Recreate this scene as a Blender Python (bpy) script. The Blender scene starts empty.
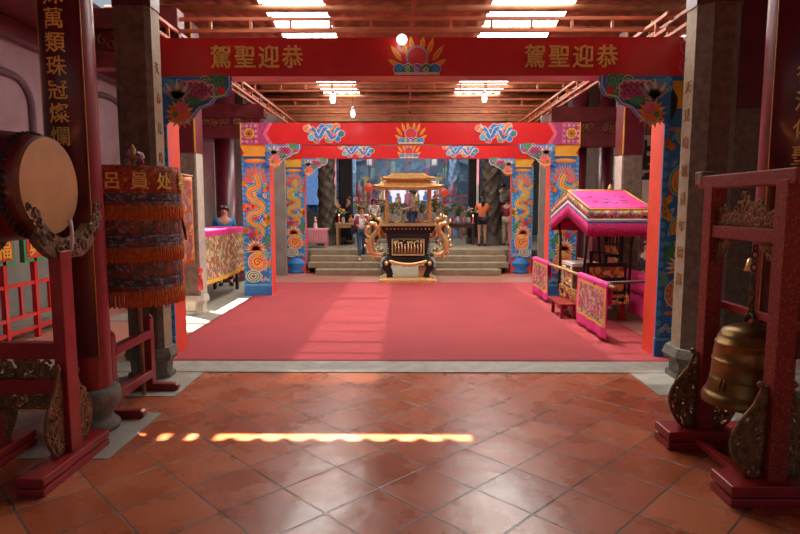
import bpy, bmesh, math, random
from mathutils import Vector, Matrix
PI = math.pi
SC = bpy.context.scene
COL = SC.collection
R = random.Random(7)

# ------------------------------------------------------------------ materials
M = {}
def nt(name):
    m = bpy.data.materials.new(name); m.use_nodes = True
    b = m.node_tree.nodes['Principled BSDF']
    M[name] = m
    return m, m.node_tree, b
def simple(name, col, rough=.5, metal=0, var=.25, scale=6, bump=0, bscale=40, coat=0, emit=None, estr=0, trans=0):
    m, t, b = nt(name)
    b.inputs['Roughness'].default_value = rough
    b.inputs['Metallic'].default_value = metal
    b.inputs['Coat Weight'].default_value = coat
    b.inputs['Coat Roughness'].default_value = .12
    tc = t.nodes.new('ShaderNodeTexCoord')
    n = t.nodes.new('ShaderNodeTexNoise'); n.inputs['Scale'].default_value = scale; n.inputs['Detail'].default_value = 6
    t.links.new(tc.outputs['Object'], n.inputs['Vector'])
    r = t.nodes.new('ShaderNodeValToRGB')
    r.color_ramp.elements[0].position = .3; r.color_ramp.elements[1].position = .72
    r.color_ramp.elements[0].color = tuple(c*(1-var) for c in col)+(1,)
    r.color_ramp.elements[1].color = tuple(min(1, c*(1+var*.6)) for c in col)+(1,)
    t.links.new(n.outputs['Fac'], r.inputs['Fac']); t.links.new(r.outputs['Color'], b.inputs['Base Color'])
    if bump:
        n2 = t.nodes.new('ShaderNodeTexNoise'); n2.inputs['Scale'].default_value = bscale; n2.inputs['Detail'].default_value = 4
        t.links.new(tc.outputs['Object'], n2.inputs['Vector'])
        bp = t.nodes.new('ShaderNodeBump'); bp.inputs['Strength'].default_value = bump; bp.inputs['Distance'].default_value = .02
        t.links.new(n2.outputs['Fac'], bp.inputs['Height']); t.links.new(bp.outputs['Normal'], b.inputs['Normal'])
    if emit:
        b.inputs['Emission Color'].default_value = emit+(1,); b.inputs['Emission Strength'].default_value = estr
    if trans:
        b.inputs['Transmission Weight'].default_value = trans
    return m
def embroid(name, base, cols, scale=14, rough=.7, aspect=(1,1,1), thr=.5, sheen=0):
    """woven ground with small coloured motifs"""
    m, t, b = nt(name); b.inputs['Roughness'].default_value = rough
    tc = t.nodes.new('ShaderNodeTexCoord'); mp = t.nodes.new('ShaderNodeMapping'); mp.inputs['Scale'].default_value = aspect
    nz = t.nodes.new('ShaderNodeTexNoise'); nz.inputs['Scale'].default_value = scale*.5; nz.inputs['Detail'].default_value = 2
    t.links.new(tc.outputs['Object'], mp.inputs['Vector'])
    ad = t.nodes.new('ShaderNodeMixRGB'); ad.blend_type = 'ADD'; ad.inputs['Fac'].default_value = .12
    t.links.new(mp.outputs['Vector'], nz.inputs['Vector']); t.links.new(mp.outputs['Vector'], ad.inputs[1]); t.links.new(nz.outputs['Color'], ad.inputs[2])
    v = t.nodes.new('ShaderNodeTexVoronoi'); v.inputs['Scale'].default_value = scale
    t.links.new(ad.outputs['Color'], v.inputs['Vector'])
    sp = t.nodes.new('ShaderNodeSeparateColor'); t.links.new(v.outputs['Color'], sp.inputs['Color'])
    r = t.nodes.new('ShaderNodeValToRGB'); r.color_ramp.interpolation = 'CONSTANT'
    el = r.color_ramp.elements
    el[0].color = cols[0]+(1,); el[1].color = cols[1]+(1,); el[1].position = 1/len(cols)
    for i, c in enumerate(cols[2:], 2):
        e = el.new(i/len(cols)); e.color = c+(1,)
    t.links.new(sp.outputs['Red'], r.inputs['Fac'])
    n2 = t.nodes.new('ShaderNodeTexNoise'); n2.inputs['Scale'].default_value = scale*1.3; n2.inputs['Detail'].default_value = 3
    t.links.new(mp.outputs['Vector'], n2.inputs['Vector'])
    st = t.nodes.new('ShaderNodeMath'); st.operation = 'GREATER_THAN'; st.inputs[1].default_value = thr
    t.links.new(n2.outputs['Fac'], st.inputs[0])
    mx = t.nodes.new('ShaderNodeMixRGB'); mx.inputs[1].default_value = base+(1,)
    t.links.new(st.outputs[0], mx.inputs['Fac']); t.links.new(r.outputs['Color'], mx.inputs[2]); t.links.new(mx.outputs['Color'], b.inputs['Base Color'])
    bp = t.nodes.new('ShaderNodeBump'); bp.inputs['Strength'].default_value = .4; bp.inputs['Distance'].default_value = .01
    t.links.new(st.outputs[0], bp.inputs['Height']); t.links.new(bp.outputs['Normal'], b.inputs['Normal'])
    return m
def thin(name, add):
    """lets a bit of light through a cloth"""
    m = M[name]; t = m.node_tree; b = t.nodes['Principled BSDF']; out = t.nodes['Material Output']
    tr = t.nodes.new('ShaderNodeBsdfTranslucent')
    src = b.inputs['Base Color'].links
    if src: t.links.new(src[0].from_socket, tr.inputs['Color'])
    mx = t.nodes.new('ShaderNodeMixShader'); mx.inputs['Fac'].default_value = add
    t.links.new(b.outputs[0], mx.inputs[1]); t.links.new(tr.outputs[0], mx.inputs[2]); t.links.new(mx.outputs[0], out.inputs['Surface'])

simple('lacquer_red', (.26,.008,.014), .36, var=.25, coat=.15)
simple('lacquer_dark', (.10,.008,.016), .35, var=.3, coat=.25)
simple('stand_red', (.34,.010,.014), .42, var=.3, scale=9, coat=.08)
simple('gate_red', (.62,.018,.02), .32, var=.08, coat=.25)
simple('gate_orange', (.80,.075,.035), .5, var=.08)
simple('beam_dark', (.13,.018,.018), .5, var=.35)
simple('steel_orange', (.29,.065,.018), .5, var=.35, scale=3)
simple('wood_purlin', (.26,.09,.03), .65, var=.45, scale=4, bump=.3)
simple('roof_sheet', (.24,.085,.035), .6, var=.45, scale=2.2, bump=.3, bscale=12)
simple('wood_tan', (.42,.24,.10), .5, var=.25, scale=5)
simple('wood_dark', (.07,.035,.02), .5, var=.4, scale=5)
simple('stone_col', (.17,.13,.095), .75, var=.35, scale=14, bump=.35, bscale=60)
simple('stone_lit_side', (.34,.26,.17), .7, var=.2, scale=14, bump=.2, bscale=60)  # paler copy of stone_col, with courtyard light in its colour
simple('stone_base', (.16,.145,.115), .6, var=.35, scale=10, bump=.4, bscale=30)
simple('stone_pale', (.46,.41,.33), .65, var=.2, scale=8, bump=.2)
simple('stone_step', (.30,.235,.15), .6, var=.25, scale=6, bump=.3)
simple('stone_dark', (.09,.07,.05), .6, var=.5, scale=9, bump=.5, bscale=20)
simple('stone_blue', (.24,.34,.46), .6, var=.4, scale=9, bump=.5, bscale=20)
simple('slab_grey', (.31,.29,.24), .55, var=.25, scale=7, bump=.2)
simple('plaster_pink', (.33,.25,.26), .85, var=.15, scale=3)
simple('plaster_white', (.62,.57,.52), .85, var=.15, scale=3)
simple('plaster_grey', (.26,.24,.21), .85, var=.2, scale=3)
simple('frame_mauve', (.12,.075,.08), .7)
simple('gold', (.84,.54,.20), .34, metal=.85, var=.3, scale=20, bump=.2, bscale=80)
simple('gold_bright', (1,.70,.32), .3, metal=.8, var=.25, scale=12)
simple('gold_dull', (.25,.12,.045), .45, metal=.35, var=.5, scale=25, bump=.4)
simple('gold_paint', (.62,.36,.05), .5, var=.2, scale=30)
simple('gold_letter', (.85,.58,.15), .5, var=.15, scale=30)
simple('col_letter', (.30,.15,.05), .6, var=.2, scale=30)
simple('black_lacquer', (.008,.008,.009), .68, var=.3)
simple('black', (.012,.011,.012), .55)
simple('bronze', (.27,.155,.05), .36, metal=.85, var=.5, scale=5, bump=.12, bscale=50)
simple('bronze_dark', (.085,.065,.035), .4, metal=.7, var=.4, scale=9)
simple('hide', (.58,.29,.11), .6, var=.18, scale=3)
simple('hide_rim', (.20,.085,.05), .6, var=.3, scale=12)
simple('carve_tan', (.20,.11,.06), .6, var=.5, scale=20, bump=.5)
simple('drum_red', (.15,.012,.016), .4, var=.3, coat=.2)
simple('p_blue', (.03,.20,.55), .5, var=.2)
simple('p_cyan', (.10,.42,.66), .5, var=.15)
simple('p_yellow', (.80,.42,.04), .5, var=.15)
simple('p_orange', (.78,.20,.03), .5, var=.2)
simple('p_green', (.05,.27,.09), .5, var=.3, scale=20)
simple('p_teal', (.17,.42,.30), .5, var=.25, scale=20)
simple('p_red', (.62,.04,.05), .5, var=.2)
simple('p_pink', (.72,.14,.22), .5, var=.25, scale=20)
simple('p_white', (.68,.62,.55), .5, var=.1)
simple('p_black', (.02,.018,.03), .5)
simple('p_magenta', (.42,.05,.17), .5, var=.3, scale=20)
simple('p_grey', (.36,.34,.36), .5)
simple('p_purple', (.24,.08,.42), .5)
simple('pink_cloth', (.80,.05,.28), .55, var=.12); thin('pink_cloth', .15)
simple('pink_fringe', (.62,.02,.17), .7, var=.3, scale=30); thin('pink_fringe', .2)
simple('pink_plain', (.62,.24,.28), .8, var=.1)
simple('fringe_orange', (.64,.14,.02), .8, var=.35, scale=30)
simple('skin', (.52,.27,.17), .55, var=.08)
simple('hair', (.012,.009,.008), .45)
simple('shirt_orange', (.75,.20,.06), .8, var=.1)
simple('shirt_white', (.70,.66,.64), .8, var=.08)
simple('shirt_peach', (.55,.33,.25), .8, var=.08)
simple('shirt_blue', (.02,.20,.45), .8, var=.1)
simple('shirt_maroon', (.18,.02,.04), .8, var=.1)
simple('shirt_pink', (.60,.10,.25), .8, var=.1)
simple('cloth_dark', (.018,.016,.028), .8, var=.1)
simple('jeans', (.04,.075,.15), .8, var=.2)
simple('cloth_beige', (.42,.34,.26), .8, var=.1)
simple('leaf', (.06,.20,.04), .6, var=.4, scale=30)
simple('ceramic', (.50,.48,.55), .25, var=.1)
simple('cloth_red', (.55,.02,.03), .7, var=.15)
simple('cord', (.02,.02,.02), .6)
simple('lamp_glow', (1,.95,.9), .4, emit=(1,.93,.86), estr=7)
simple('flame', (1,.5,.1), .4, emit=(1,.55,.18), estr=6)
simple('lantern_red', (.6,.03,.02), .5, emit=(1,.12,.05), estr=.35)
simple('lit_window', (.4,.6,.9), .4, emit=(.18,.40,1), estr=.3)
simple('lit_screen', (.5,.6,.8), .4, emit=(.72,.70,1), estr=1.1)
simple('neon_pink', (.7,.3,.4), .4, emit=(1,.42,.5), estr=.6)
embroid('embro_orange', (.30,.045,.015), [(.10,.03,.02),(.45,.12,.02),(.20,.03,.03),(.5,.18,.03)], 26, thr=.52)
embroid('embro_band', (.035,.05,.045), [(.05,.10,.09),(.22,.18,.24),(.10,.02,.06),(.03,.03,.05)], 30, aspect=(1,1,1.6), thr=.45)
embroid('embro_mauve', (.20,.06,.03), [(.25,.18,.22),(.04,.07,.08),(.22,.05,.03)], 24, thr=.5)
embroid('embro_gold', (.34,.22,.09), [(.62,.45,.22),(.75,.62,.42),(.42,.10,.10),(.30,.22,.16),(.6,.42,.12)], 12, thr=.45)
embroid('embro_pink', (.68,.05,.20), [(.68,.42,.30),(.45,.20,.12),(.60,.48,.40),(.25,.20,.10)], 16, thr=.47)
embroid('embro_valance', (.40,.08,.05), [(.55,.30,.10),(.10,.10,.15),(.62,.12,.22),(.25,.30,.12),(.6,.5,.35)], 22, thr=.42)
embroid('embro_banner', (.60,.16,.05), [(.75,.35,.10),(.55,.10,.15),(.45,.30,.35),(.8,.5,.2)], 10, thr=.5)
embroid('altar_wall', (.085,.15,.24), [(.18,.28,.40),(.30,.14,.16),(.05,.08,.14),(.22,.33,.42),(.20,.16,.12)], 3.2, thr=.5)  # blue-grey wall; its blue also stands in for the hall haze
embroid('altar_gold', (.25,.10,.03), [(.6,.35,.08),(.45,.08,.04),(.2,.05,.02),(.7,.5,.2)], 9, thr=.45)
embroid('flowered', (.10,.25,.06), [(.75,.45,.10),(.70,.15,.30),(.7,.65,.6),(.08,.3,.06)], 25, thr=.45)
embroid('lacquer_gilt', (.26,.009,.008), [(.34,.10,.02),(.30,.06,.02),(.14,.02,.01)], 60, rough=.62, thr=.55)
for k in ('embro_gold', 'embro_banner', 'embro_pink'): thin(k, .25)

# the clay tiles laid on the diagonal
def tile_material():
    m, t, b = nt('clay_tiles'); L = t.links.new
    tc = t.nodes.new('ShaderNodeTexCoord')
    mp = t.nodes.new('ShaderNodeMapping'); mp.vector_type = 'POINT'
    S = .2975   # half diagonal
    side = S*math.sqrt(2)
    c45 = math.cos(PI/4)
    ox, oy = .139, 3.15
    mp.inputs['Rotation'].default_value = (0, 0, PI/4)
    # after rotating by 45 deg, shift so that a lattice corner falls on whole numbers
    rx, ry = (ox*c45-oy*c45)/side, (ox*c45+oy*c45)/side
    mp.inputs['Scale'].default_value = (1/side, 1/side, 1)
    mp.inputs['Location'].default_value = (-rx, -ry, 0)
    L(tc.outputs['Object'], mp.inputs['Vector'])
    wb = t.nodes.new('ShaderNodeTexNoise'); wb.inputs['Scale'].default_value = 1.7; wb.inputs['Detail'].default_value = 3
    L(mp.outputs['Vector'], wb.inputs['Vector'])
    sub = t.nodes.new('ShaderNodeVectorMath'); sub.operation = 'SUBTRACT'; sub.inputs[1].default_value = (.5,.5,.5); L(wb.outputs['Color'], sub.inputs[0])
    scl = t.nodes.new('ShaderNodeVectorMath'); scl.operation = 'SCALE'; scl.inputs['Scale'].default_value = .035; L(sub.outputs[0], scl.inputs[0])
    add = t.nodes.new('ShaderNodeVectorMath'); add.operation = 'ADD'; L(mp.outputs['Vector'], add.inputs[0]); L(scl.outputs[0], add.inputs[1])
    fr = t.nodes.new('ShaderNodeVectorMath'); fr.operation = 'FRACTION'; L(add.outputs[0], fr.inputs[0])
    fl = t.nodes.new('ShaderNodeVectorMath'); fl.operation = 'FLOOR'; L(add.outputs[0], fl.inputs[0])
    sx = t.nodes.new('ShaderNodeSeparateXYZ'); L(fr.outputs[0], sx.inputs[0])
    def edge(o):
        a = t.nodes.new('ShaderNodeMath'); a.operation = 'SUBTRACT'; a.inputs[1].default_value = .5; L(o, a.inputs[0])
        c = t.nodes.new('ShaderNodeMath'); c.operation = 'ABSOLUTE'; L(a.outputs[0], c.inputs[0]); return c.outputs[0]
    mxx = t.nodes.new('ShaderNodeMath'); mxx.operation = 'MAXIMUM'; L(edge(sx.outputs['X']), mxx.inputs[0]); L(edge(sx.outputs['Y']), mxx.inputs[1])
    gr = t.nodes.new('ShaderNodeMapRange'); gr.inputs['From Min'].default_value = .481; gr.inputs['From Max'].default_value = .490; L(mxx.outputs[0], gr.inputs['Value'])
    wn = t.nodes.new('ShaderNodeTexWhiteNoise'); wn.noise_dimensions = '2D'; L(fl.outputs[0], wn.inputs['Vector'])
    rr = t.nodes.new('ShaderNodeValToRGB'); e = rr.color_ramp.elements
    e[0].color = (.34,.072,.024,1); e[1].color = (.50,.145,.058,1)
    x = e.new(.5); x.color = (.42,.100,.034,1)
    L(wn.outputs['Value'], rr.inputs['Fac'])
    st = t.nodes.new('ShaderNodeTexNoise'); st.inputs['Scale'].default_value = 2.3; st.inputs['Detail'].default_value = 7; st.inputs['Roughness'].default_value = .6
    L(tc.outputs['Object'], st.inputs['Vector'])
    sr = t.nodes.new('ShaderNodeMapRange'); sr.inputs['From Min'].default_value = .3; sr.inputs['From Max'].default_value = .7
    sr.inputs['To Min'].default_value = .78; sr.inputs['To Max'].default_value = 1.14; L(st.outputs['Fac'], sr.inputs['Value'])
    mul = t.nodes.new('ShaderNodeVectorMath'); mul.operation = 'SCALE'; L(rr.outputs['Color'], mul.inputs[0]); L(sr.outputs[0], mul.inputs['Scale'])
    g = t.nodes.new('ShaderNodeMixRGB'); L(gr.outputs[0], g.inputs['Fac']); L(mul.outputs[0], g.inputs[1]); g.inputs[2].default_value = (.13,.105,.085,1)
    L(g.outputs['Color'], b.inputs['Base Color'])
    ro = t.nodes.new('ShaderNodeMapRange'); ro.inputs['From Min'].default_value = .3; ro.inputs['From Max'].default_value = .75
    ro.inputs['To Min'].default_value = .23; ro.inputs['To Max'].default_value = .34; L(st.outputs['Fac'], ro.inputs['Value'])
    L(ro.outputs[0], b.inputs['Roughness'])
    n3 = t.nodes.new('ShaderNodeTexNoise'); n3.inputs['Scale'].default_value = 5; n3.inputs['Detail'].default_value = 3; L(tc.outputs['Object'], n3.inputs['Vector'])
    h = t.nodes.new('ShaderNodeMath'); h.operation = 'MULTIPLY_ADD'; L(gr.outputs[0], h.inputs[0]); h.inputs[1].default_value = -.7; L(n3.outputs['Fac'], h.inputs[2])
    bp = t.nodes.new('ShaderNodeBump'); bp.inputs['Strength'].default_value = .35; bp.inputs['Distance'].default_value = .012
    L(h.outputs[0], bp.inputs['Height']); L(bp.outputs['Normal'], b.inputs['Normal'])
tile_material()
simple('carpet', (.38,.040,.048), .85, var=.10, scale=1.5, bump=.5, bscale=250)
simple('yard_paving', (.42,.17,.12), .35, var=.15, scale=3)

def sky_panel():
    m = bpy.data.materials.new('skylight_panel'); m.use_nodes = True; M['skylight_panel'] = m
    t = m.node_tree; t.nodes.clear()
    out = t.nodes.new('ShaderNodeOutputMaterial'); e = t.nodes.new('ShaderNodeEmission'); tr = t.nodes.new('ShaderNodeBsdfTransparent')
    e.inputs['Color'].default_value = (1,.96,.90,1); e.inputs['Strength'].default_value = 16
    mx = t.nodes.new('ShaderNodeMixShader'); mx.inputs['Fac'].default_value = .035
    t.links.new(e.outputs[0], mx.inputs[1]); t.links.new(tr.outputs[0], mx.inputs[2]); t.links.new(mx.outputs[0], out.inputs['Surface'])
sky_panel()

# ------------------------------------------------------------------ geometry
class MB:
    def __init__(s): s.v = []; s.f = []; s.m = []; s.sm = []; s.mats = []
    def mi(s, m):
        if m not in s.mats: s.mats.append(m)
        return s.mats.index(m)
    def add(s, vs, fs, m, smooth=False):
        o = len(s.v); k = s.mi(m)
        s.v += [tuple(v) for v in vs]
        for f in fs: s.f.append([i+o for i in f]); s.m.append(k); s.sm.append(smooth)
        return s
    def box(s, x0, x1, y0, y1, z0, z1, m, T=None):
        vs = [(x, y, z) for z in (z0, z1) for y in (y0, y1) for x in (x0, x1)]
        if T: vs = [T @ Vector(v) for v in vs]
        return s.add(vs, [(0,2,3,1),(4,5,7,6),(0,1,5,4),(2,6,7,3),(0,4,6,2),(1,3,7,5)], m)
    def prism(s, pts, d, m, T=None, smooth=False):
        """2D outline (x,z), thickness in y from 0 to d"""
        n = len(pts)
        vs = [(p[0], 0, p[1]) for p in pts]+[(p[0], d, p[1]) for p in pts]
        if T: vs = [T @ Vector(v) for v in vs]
        fs = [list(range(n))[::-1], list(range(n, 2*n))]+[(i, (i+1) % n, n+(i+1) % n, n+i) for i in range(n)]
        return s.add(vs, fs, m, smooth)
    def column(s, pts, z0, z1, m, k=1.0):
        """plan outline (x,y) raised from z0 to z1, top scaled by k about its centre"""
        n = len(pts); cx = sum(p[0] for p in pts)/n; cy = sum(p[1] for p in pts)/n
        vs = [(p[0], p[1], z0) for p in pts]+[(cx+(p[0]-cx)*k, cy+(p[1]-cy)*k, z1) for p in pts]
        fs = [list(range(n))[::-1], list(range(n, 2*n))]+[(i, (i+1) % n, n+(i+1) % n, n+i) for i in range(n)]
        return s.add(vs, fs, m)
    def lathe(s, prof, m, c=(0,0,0), n=24, axis='z', smooth=True, a0=0, a1=2*PI):
        full = abs(a1-a0-2*PI) < 1e-6
        cols = n if full else n+1
        vs = []
        for r, z in prof:
            for k in range(cols):
                a = a0+(a1-a0)*k/n
                x, y = r*math.cos(a), r*math.sin(a)
                if axis == 'z': p = (c[0]+x, c[1]+y, c[2]+z)
                elif axis == 'x': p = (c[0]+z, c[1]+x, c[2]+y)
                else: p = (c[0]+x, c[1]+z, c[2]+y)
                vs.append(p)
        fs = []
        for i in range(len(prof)-1):
            for k in range(n):
                k2 = (k+1) % cols
                fs.append((i*cols+k, i*cols+k2, (i+1)*cols+k2, (i+1)*cols+k))
        return s.add(vs, fs, m, smooth)
    def tube(s, pts, r, m, n=6, closed=False, smooth=True, caps=True):
        P = [Vector(p) for p in pts]; k = len(P)
        rr = r if hasattr(r, '__len__') else [r]*k
        vs = []; u = None
        for i in range(k):
            a = P[(i-1) % k] if (closed or i > 0) else P[i]
            b = P[(i+1) % k] if (closed or i < k-1) else P[i]
            d = (b-a)
            if d.length < 1e-9: d = Vector((0,0,1))
            d.normalize()
            if u is None:
                u = d.orthogonal().normalized()
            else:
                u = (u-d*u.dot(d))
                u = u.normalized() if u.length > 1e-6 else d.orthogonal().normalized()
            w = d.cross(u)
            for j in range(n):
                t = 2*PI*j/n
                vs.append(P[i]+(u*math.cos(t)+w*math.sin(t))*rr[i])
        fs = []
        for i in range(k if closed else k-1):
            i2 = (i+1) % k
            for j in range(n):
                j2 = (j+1) % n
                fs.append((i*n+j, i*n+j2, i2*n+j2, i2*n+j))
        if not closed and caps: fs += [list(range(n))[::-1], [(k-1)*n+j for j in range(n)]]
        return s.add(vs, fs, m, smooth)
    def ball(s, c, r, m, n=12, k=8, sq=(1,1,1)):
        prof = [(math.sin(PI*i/k)*r, -math.cos(PI*i/k)*r) for i in range(k+1)]
        o = len(s.v); s.lathe(prof, m, (0,0,0), n)
        for i in range(o, len(s.v)):
            v = s.v[i]; s.v[i] = (c[0]+v[0]*sq[0], c[1]+v[1]*sq[1], c[2]+v[2]*sq[2])
        return s
    def grid(s, fn, nu, nv, m, smooth=True, mfun=None):
        vs = [fn(i/nu, j/nv) for j in range(nv+1) for i in range(nu+1)]
        o = len(s.v); s.v += [tuple(v) for v in vs]
        for j in range(nv):
            for i in range(nu):
                mm = mfun(i, j) if mfun else m
                if mm is None: continue
                a = j*(nu+1)+i
                s.f.append([o+a, o+a+1, o+a+nu+2, o+a+nu+1]); s.m.append(s.mi(mm)); s.sm.append(smooth)
        return s
    def xf(s, T, start=0):
        for i in range(start, len(s.v)): s.v[i] = tuple(T @ Vector(s.v[i]))
        return s
    def build(s, name, parent=None, bevel=0, solid=0):
        me = bpy.data.meshes.new(name); me.from_pydata(s.v, [], s.f)
        for m in s.mats: me.materials.append(M[m])
        me.polygons.foreach_set('material_index', s.m); me.polygons.foreach_set('use_smooth', s.sm); me.update()
        o = bpy.data.objects.new(name, me); COL.objects.link(o)
        if parent: o.parent = parent
        if bevel:
            b = o.modifiers.new('bevel', 'BEVEL'); b.width = bevel; b.segments = 2; b.limit_method = 'ANGLE'
        if solid:
            b = o.modifiers.new('solid', 'SOLIDIFY'); b.thickness = solid; b.offset = 0
        return o
def tag(o, label=None, cat=None, group=None, kind=None):
    if label: o['label'] = label
    if cat: o['category'] = cat
    if group: o['group'] = group
    if kind: o['kind'] = kind
    return o
def empty(name, loc=(0,0,0), rz=0, **k):
    o = bpy.data.objects.new(name, None); COL.objects.link(o); o.location = loc; o.rotation_euler.z = rz
    return tag(o, **k)
def struct(o, label=None, cat=None): return tag(o, label, cat, kind='structure')
def clone(o, loc=None, rz=None, parent=None, **k):
    c = o.copy(); COL.objects.link(c)
    if parent: c.parent = parent
    if loc is not None: c.location = loc
    if rz is not None: c.rotation_euler.z = rz
    for ch in o.children: clone(ch, parent=c)
    return tag(c, **k)
def letters(s, size, mat, T, parent=None, name='lettering', depth=.01, bold=.012, squash=1.0, gap=None, vertical=False):
    """writing laid in the local x-z plane facing -y, placed by matrix T; one mesh"""
    mb = MB()
    for i, ch in enumerate(s):
        if ch == ' ': continue
        c = bpy.data.curves.new('glyph', 'FONT'); c.body = ch; c.size = size; c.extrude = depth/2; c.offset = min(bold, .006)*size; c.resolution_u = 3
        c.align_x = 'CENTER'
        o = bpy.data.objects.new('glyph', c); COL.objects.link(o)
        dg = bpy.context.evaluated_depsgraph_get(); dg.update()
        me = bpy.data.meshes.new_from_object(o.evaluated_get(dg))
        p = (gap or size)*i
        for dx, dz, dd in (((0,0,0),) if bold < .02 else ((0,0,0),(bold*size*.5,0,.0007),(-bold*size*.5,0,.0014),(0,bold*size*.4,.0021))):
            vs = [(v.co.x*squash+dx+(0 if vertical else p), -v.co.z-dd, v.co.y+dz-(p if vertical else 0)) for v in me.vertices]
            mb.add([T @ Vector(v) for v in vs], [tuple(f.vertices) for f in me.polygons], mat)
        bpy.data.objects.remove(o); bpy.data.curves.remove(c); bpy.data.meshes.remove(me)
    return mb.build(name, parent)
def TR(x, y, z, rz=0): return Matrix.Translation((x, y, z)) @ Matrix.Rotation(rz, 4, 'Z')

# carved openwork: curling tendrils filling an outline
def carve(mb, inside, box, n, m, T, r=.006, size=.04, seed=1):
    q = random.Random(seed); u0, u1, v0, v1 = box
    c = 0; tries = 0
    while c < n and tries < n*30:
        tries += 1
        u = q.uniform(u0, u1); v = q.uniform(v0, v1)
        if not inside(u, v): continue
        c += 1
        a0 = q.uniform(0, 6.28); sgn = q.choice((-1, 1)); sz = size*q.uniform(.6, 1.2); pts = []
        for k in range(10):
            t = k/9; rad = sz*(1-.8*t); a = a0+sgn*t*6.5
            uu = u+rad*math.cos(a)*.8; vv = v+rad*math.sin(a)
            uu = min(max(uu, u0), u1); vv = min(max(vv, v0), v1)
            if not inside(uu, vv): uu, vv = u+(uu-u)*.4, v+(vv-v)*.4
            pts.append(T @ Vector((uu, q.uniform(-.3, .3)*r, vv)))
        mb.tube(pts, [r*1.25*(1-.4*k/9) for k in range(10)], m, n=4)

# flat painting: shapes laid on a board facing -y, each layer a coat of paint higher
class Paint:
    def __init__(s, mb, T=Matrix(), step=.003, lim=None): s.mb = mb; s.T = T; s.st = step; s.lim = lim
    def poly(s, pts, l, m):
        if s.lim: pts = [(min(s.lim[1], max(s.lim[0], p[0])), p[1]) for p in pts]
        s.mb.add([s.T @ Vector((p[0], -l*s.st, p[1])) for p in pts], [list(range(len(pts)))], m)
    def disc(s, u, v, r, l, m, n=12, ry=None):
        s.poly([(u+r*math.cos(2*PI*k/n), v+(ry or r)*math.sin(2*PI*k/n)) for k in range(n)], l, m)
    def rib(s, pts, w, l, m):
        k = len(pts); L_ = []; R_ = []
        for i in range(k):
            a = pts[max(i-1, 0)]; b = pts[min(i+1, k-1)]
            dx, dy = b[0]-a[0], b[1]-a[1]; d = math.hypot(dx, dy) or 1
            ww = (w(i/(k-1)) if callable(w) else w)/2
            L_.append((pts[i][0]-dy/d*ww, pts[i][1]+dx/d*ww)); R_.append((pts[i][0]+dy/d*ww, pts[i][1]-dx/d*ww))
        vs = [s.T @ Vector((p[0], -l*s.st, p[1])) for p in L_+R_]
        s.mb.add(vs, [(i, i+1, k+i+1, k+i) for i in range(k-1)], m)
    def petal(s, u, v, a, ln, w, l, m):
        c, d = math.cos(a), math.sin(a)
        pr = [(0,0),(.3,.5),(.65,.42),(1,0),(.65,-.42),(.3,-.5)]
        s.poly([(u+c*x*ln-d*y*w, v+d*x*ln+c*y*w) for x, y in pr], l, m)
    def flower(s, u, v, r, l, m, mc, n=9, edge='p_white'):
        for k in range(n):
            a = 2*PI*k/n; s.petal(u, v, a, r*1.15, r*.75, l, edge)
        for k in range(n):
            a = 2*PI*k/n; s.petal(u, v, a, r, r*.6, l+.5, m)
        s.disc(u, v, r*.35, l+1, mc)
    def scales(s, inside, box, d, l, m1, m2):
        u0, u1, v0, v1 = box; j = 0; v = v0
        while v < v1:
            u = u0+(d/2 if j % 2 else 0)
            while u < u1:
                if inside(u, v):
                    s.disc(u, v, d*.56, l, m1, 8); s.disc(u, v, d*.38, l+.5, m2, 8)
                u += d
            v += d*.55; j += 1
    def swirl(s, u, v, r, l, m, w, a0=0, sg=1, turns=1.4):
        s.rib([(u+r*(1-.8*t/14)*math.cos(a0+sg*turns*2*PI*t/14), v+r*(1-.8*t/14)*math.sin(a0+sg*turns*2*PI*t/14)) for t in range(15)], w, l, m)

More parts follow.
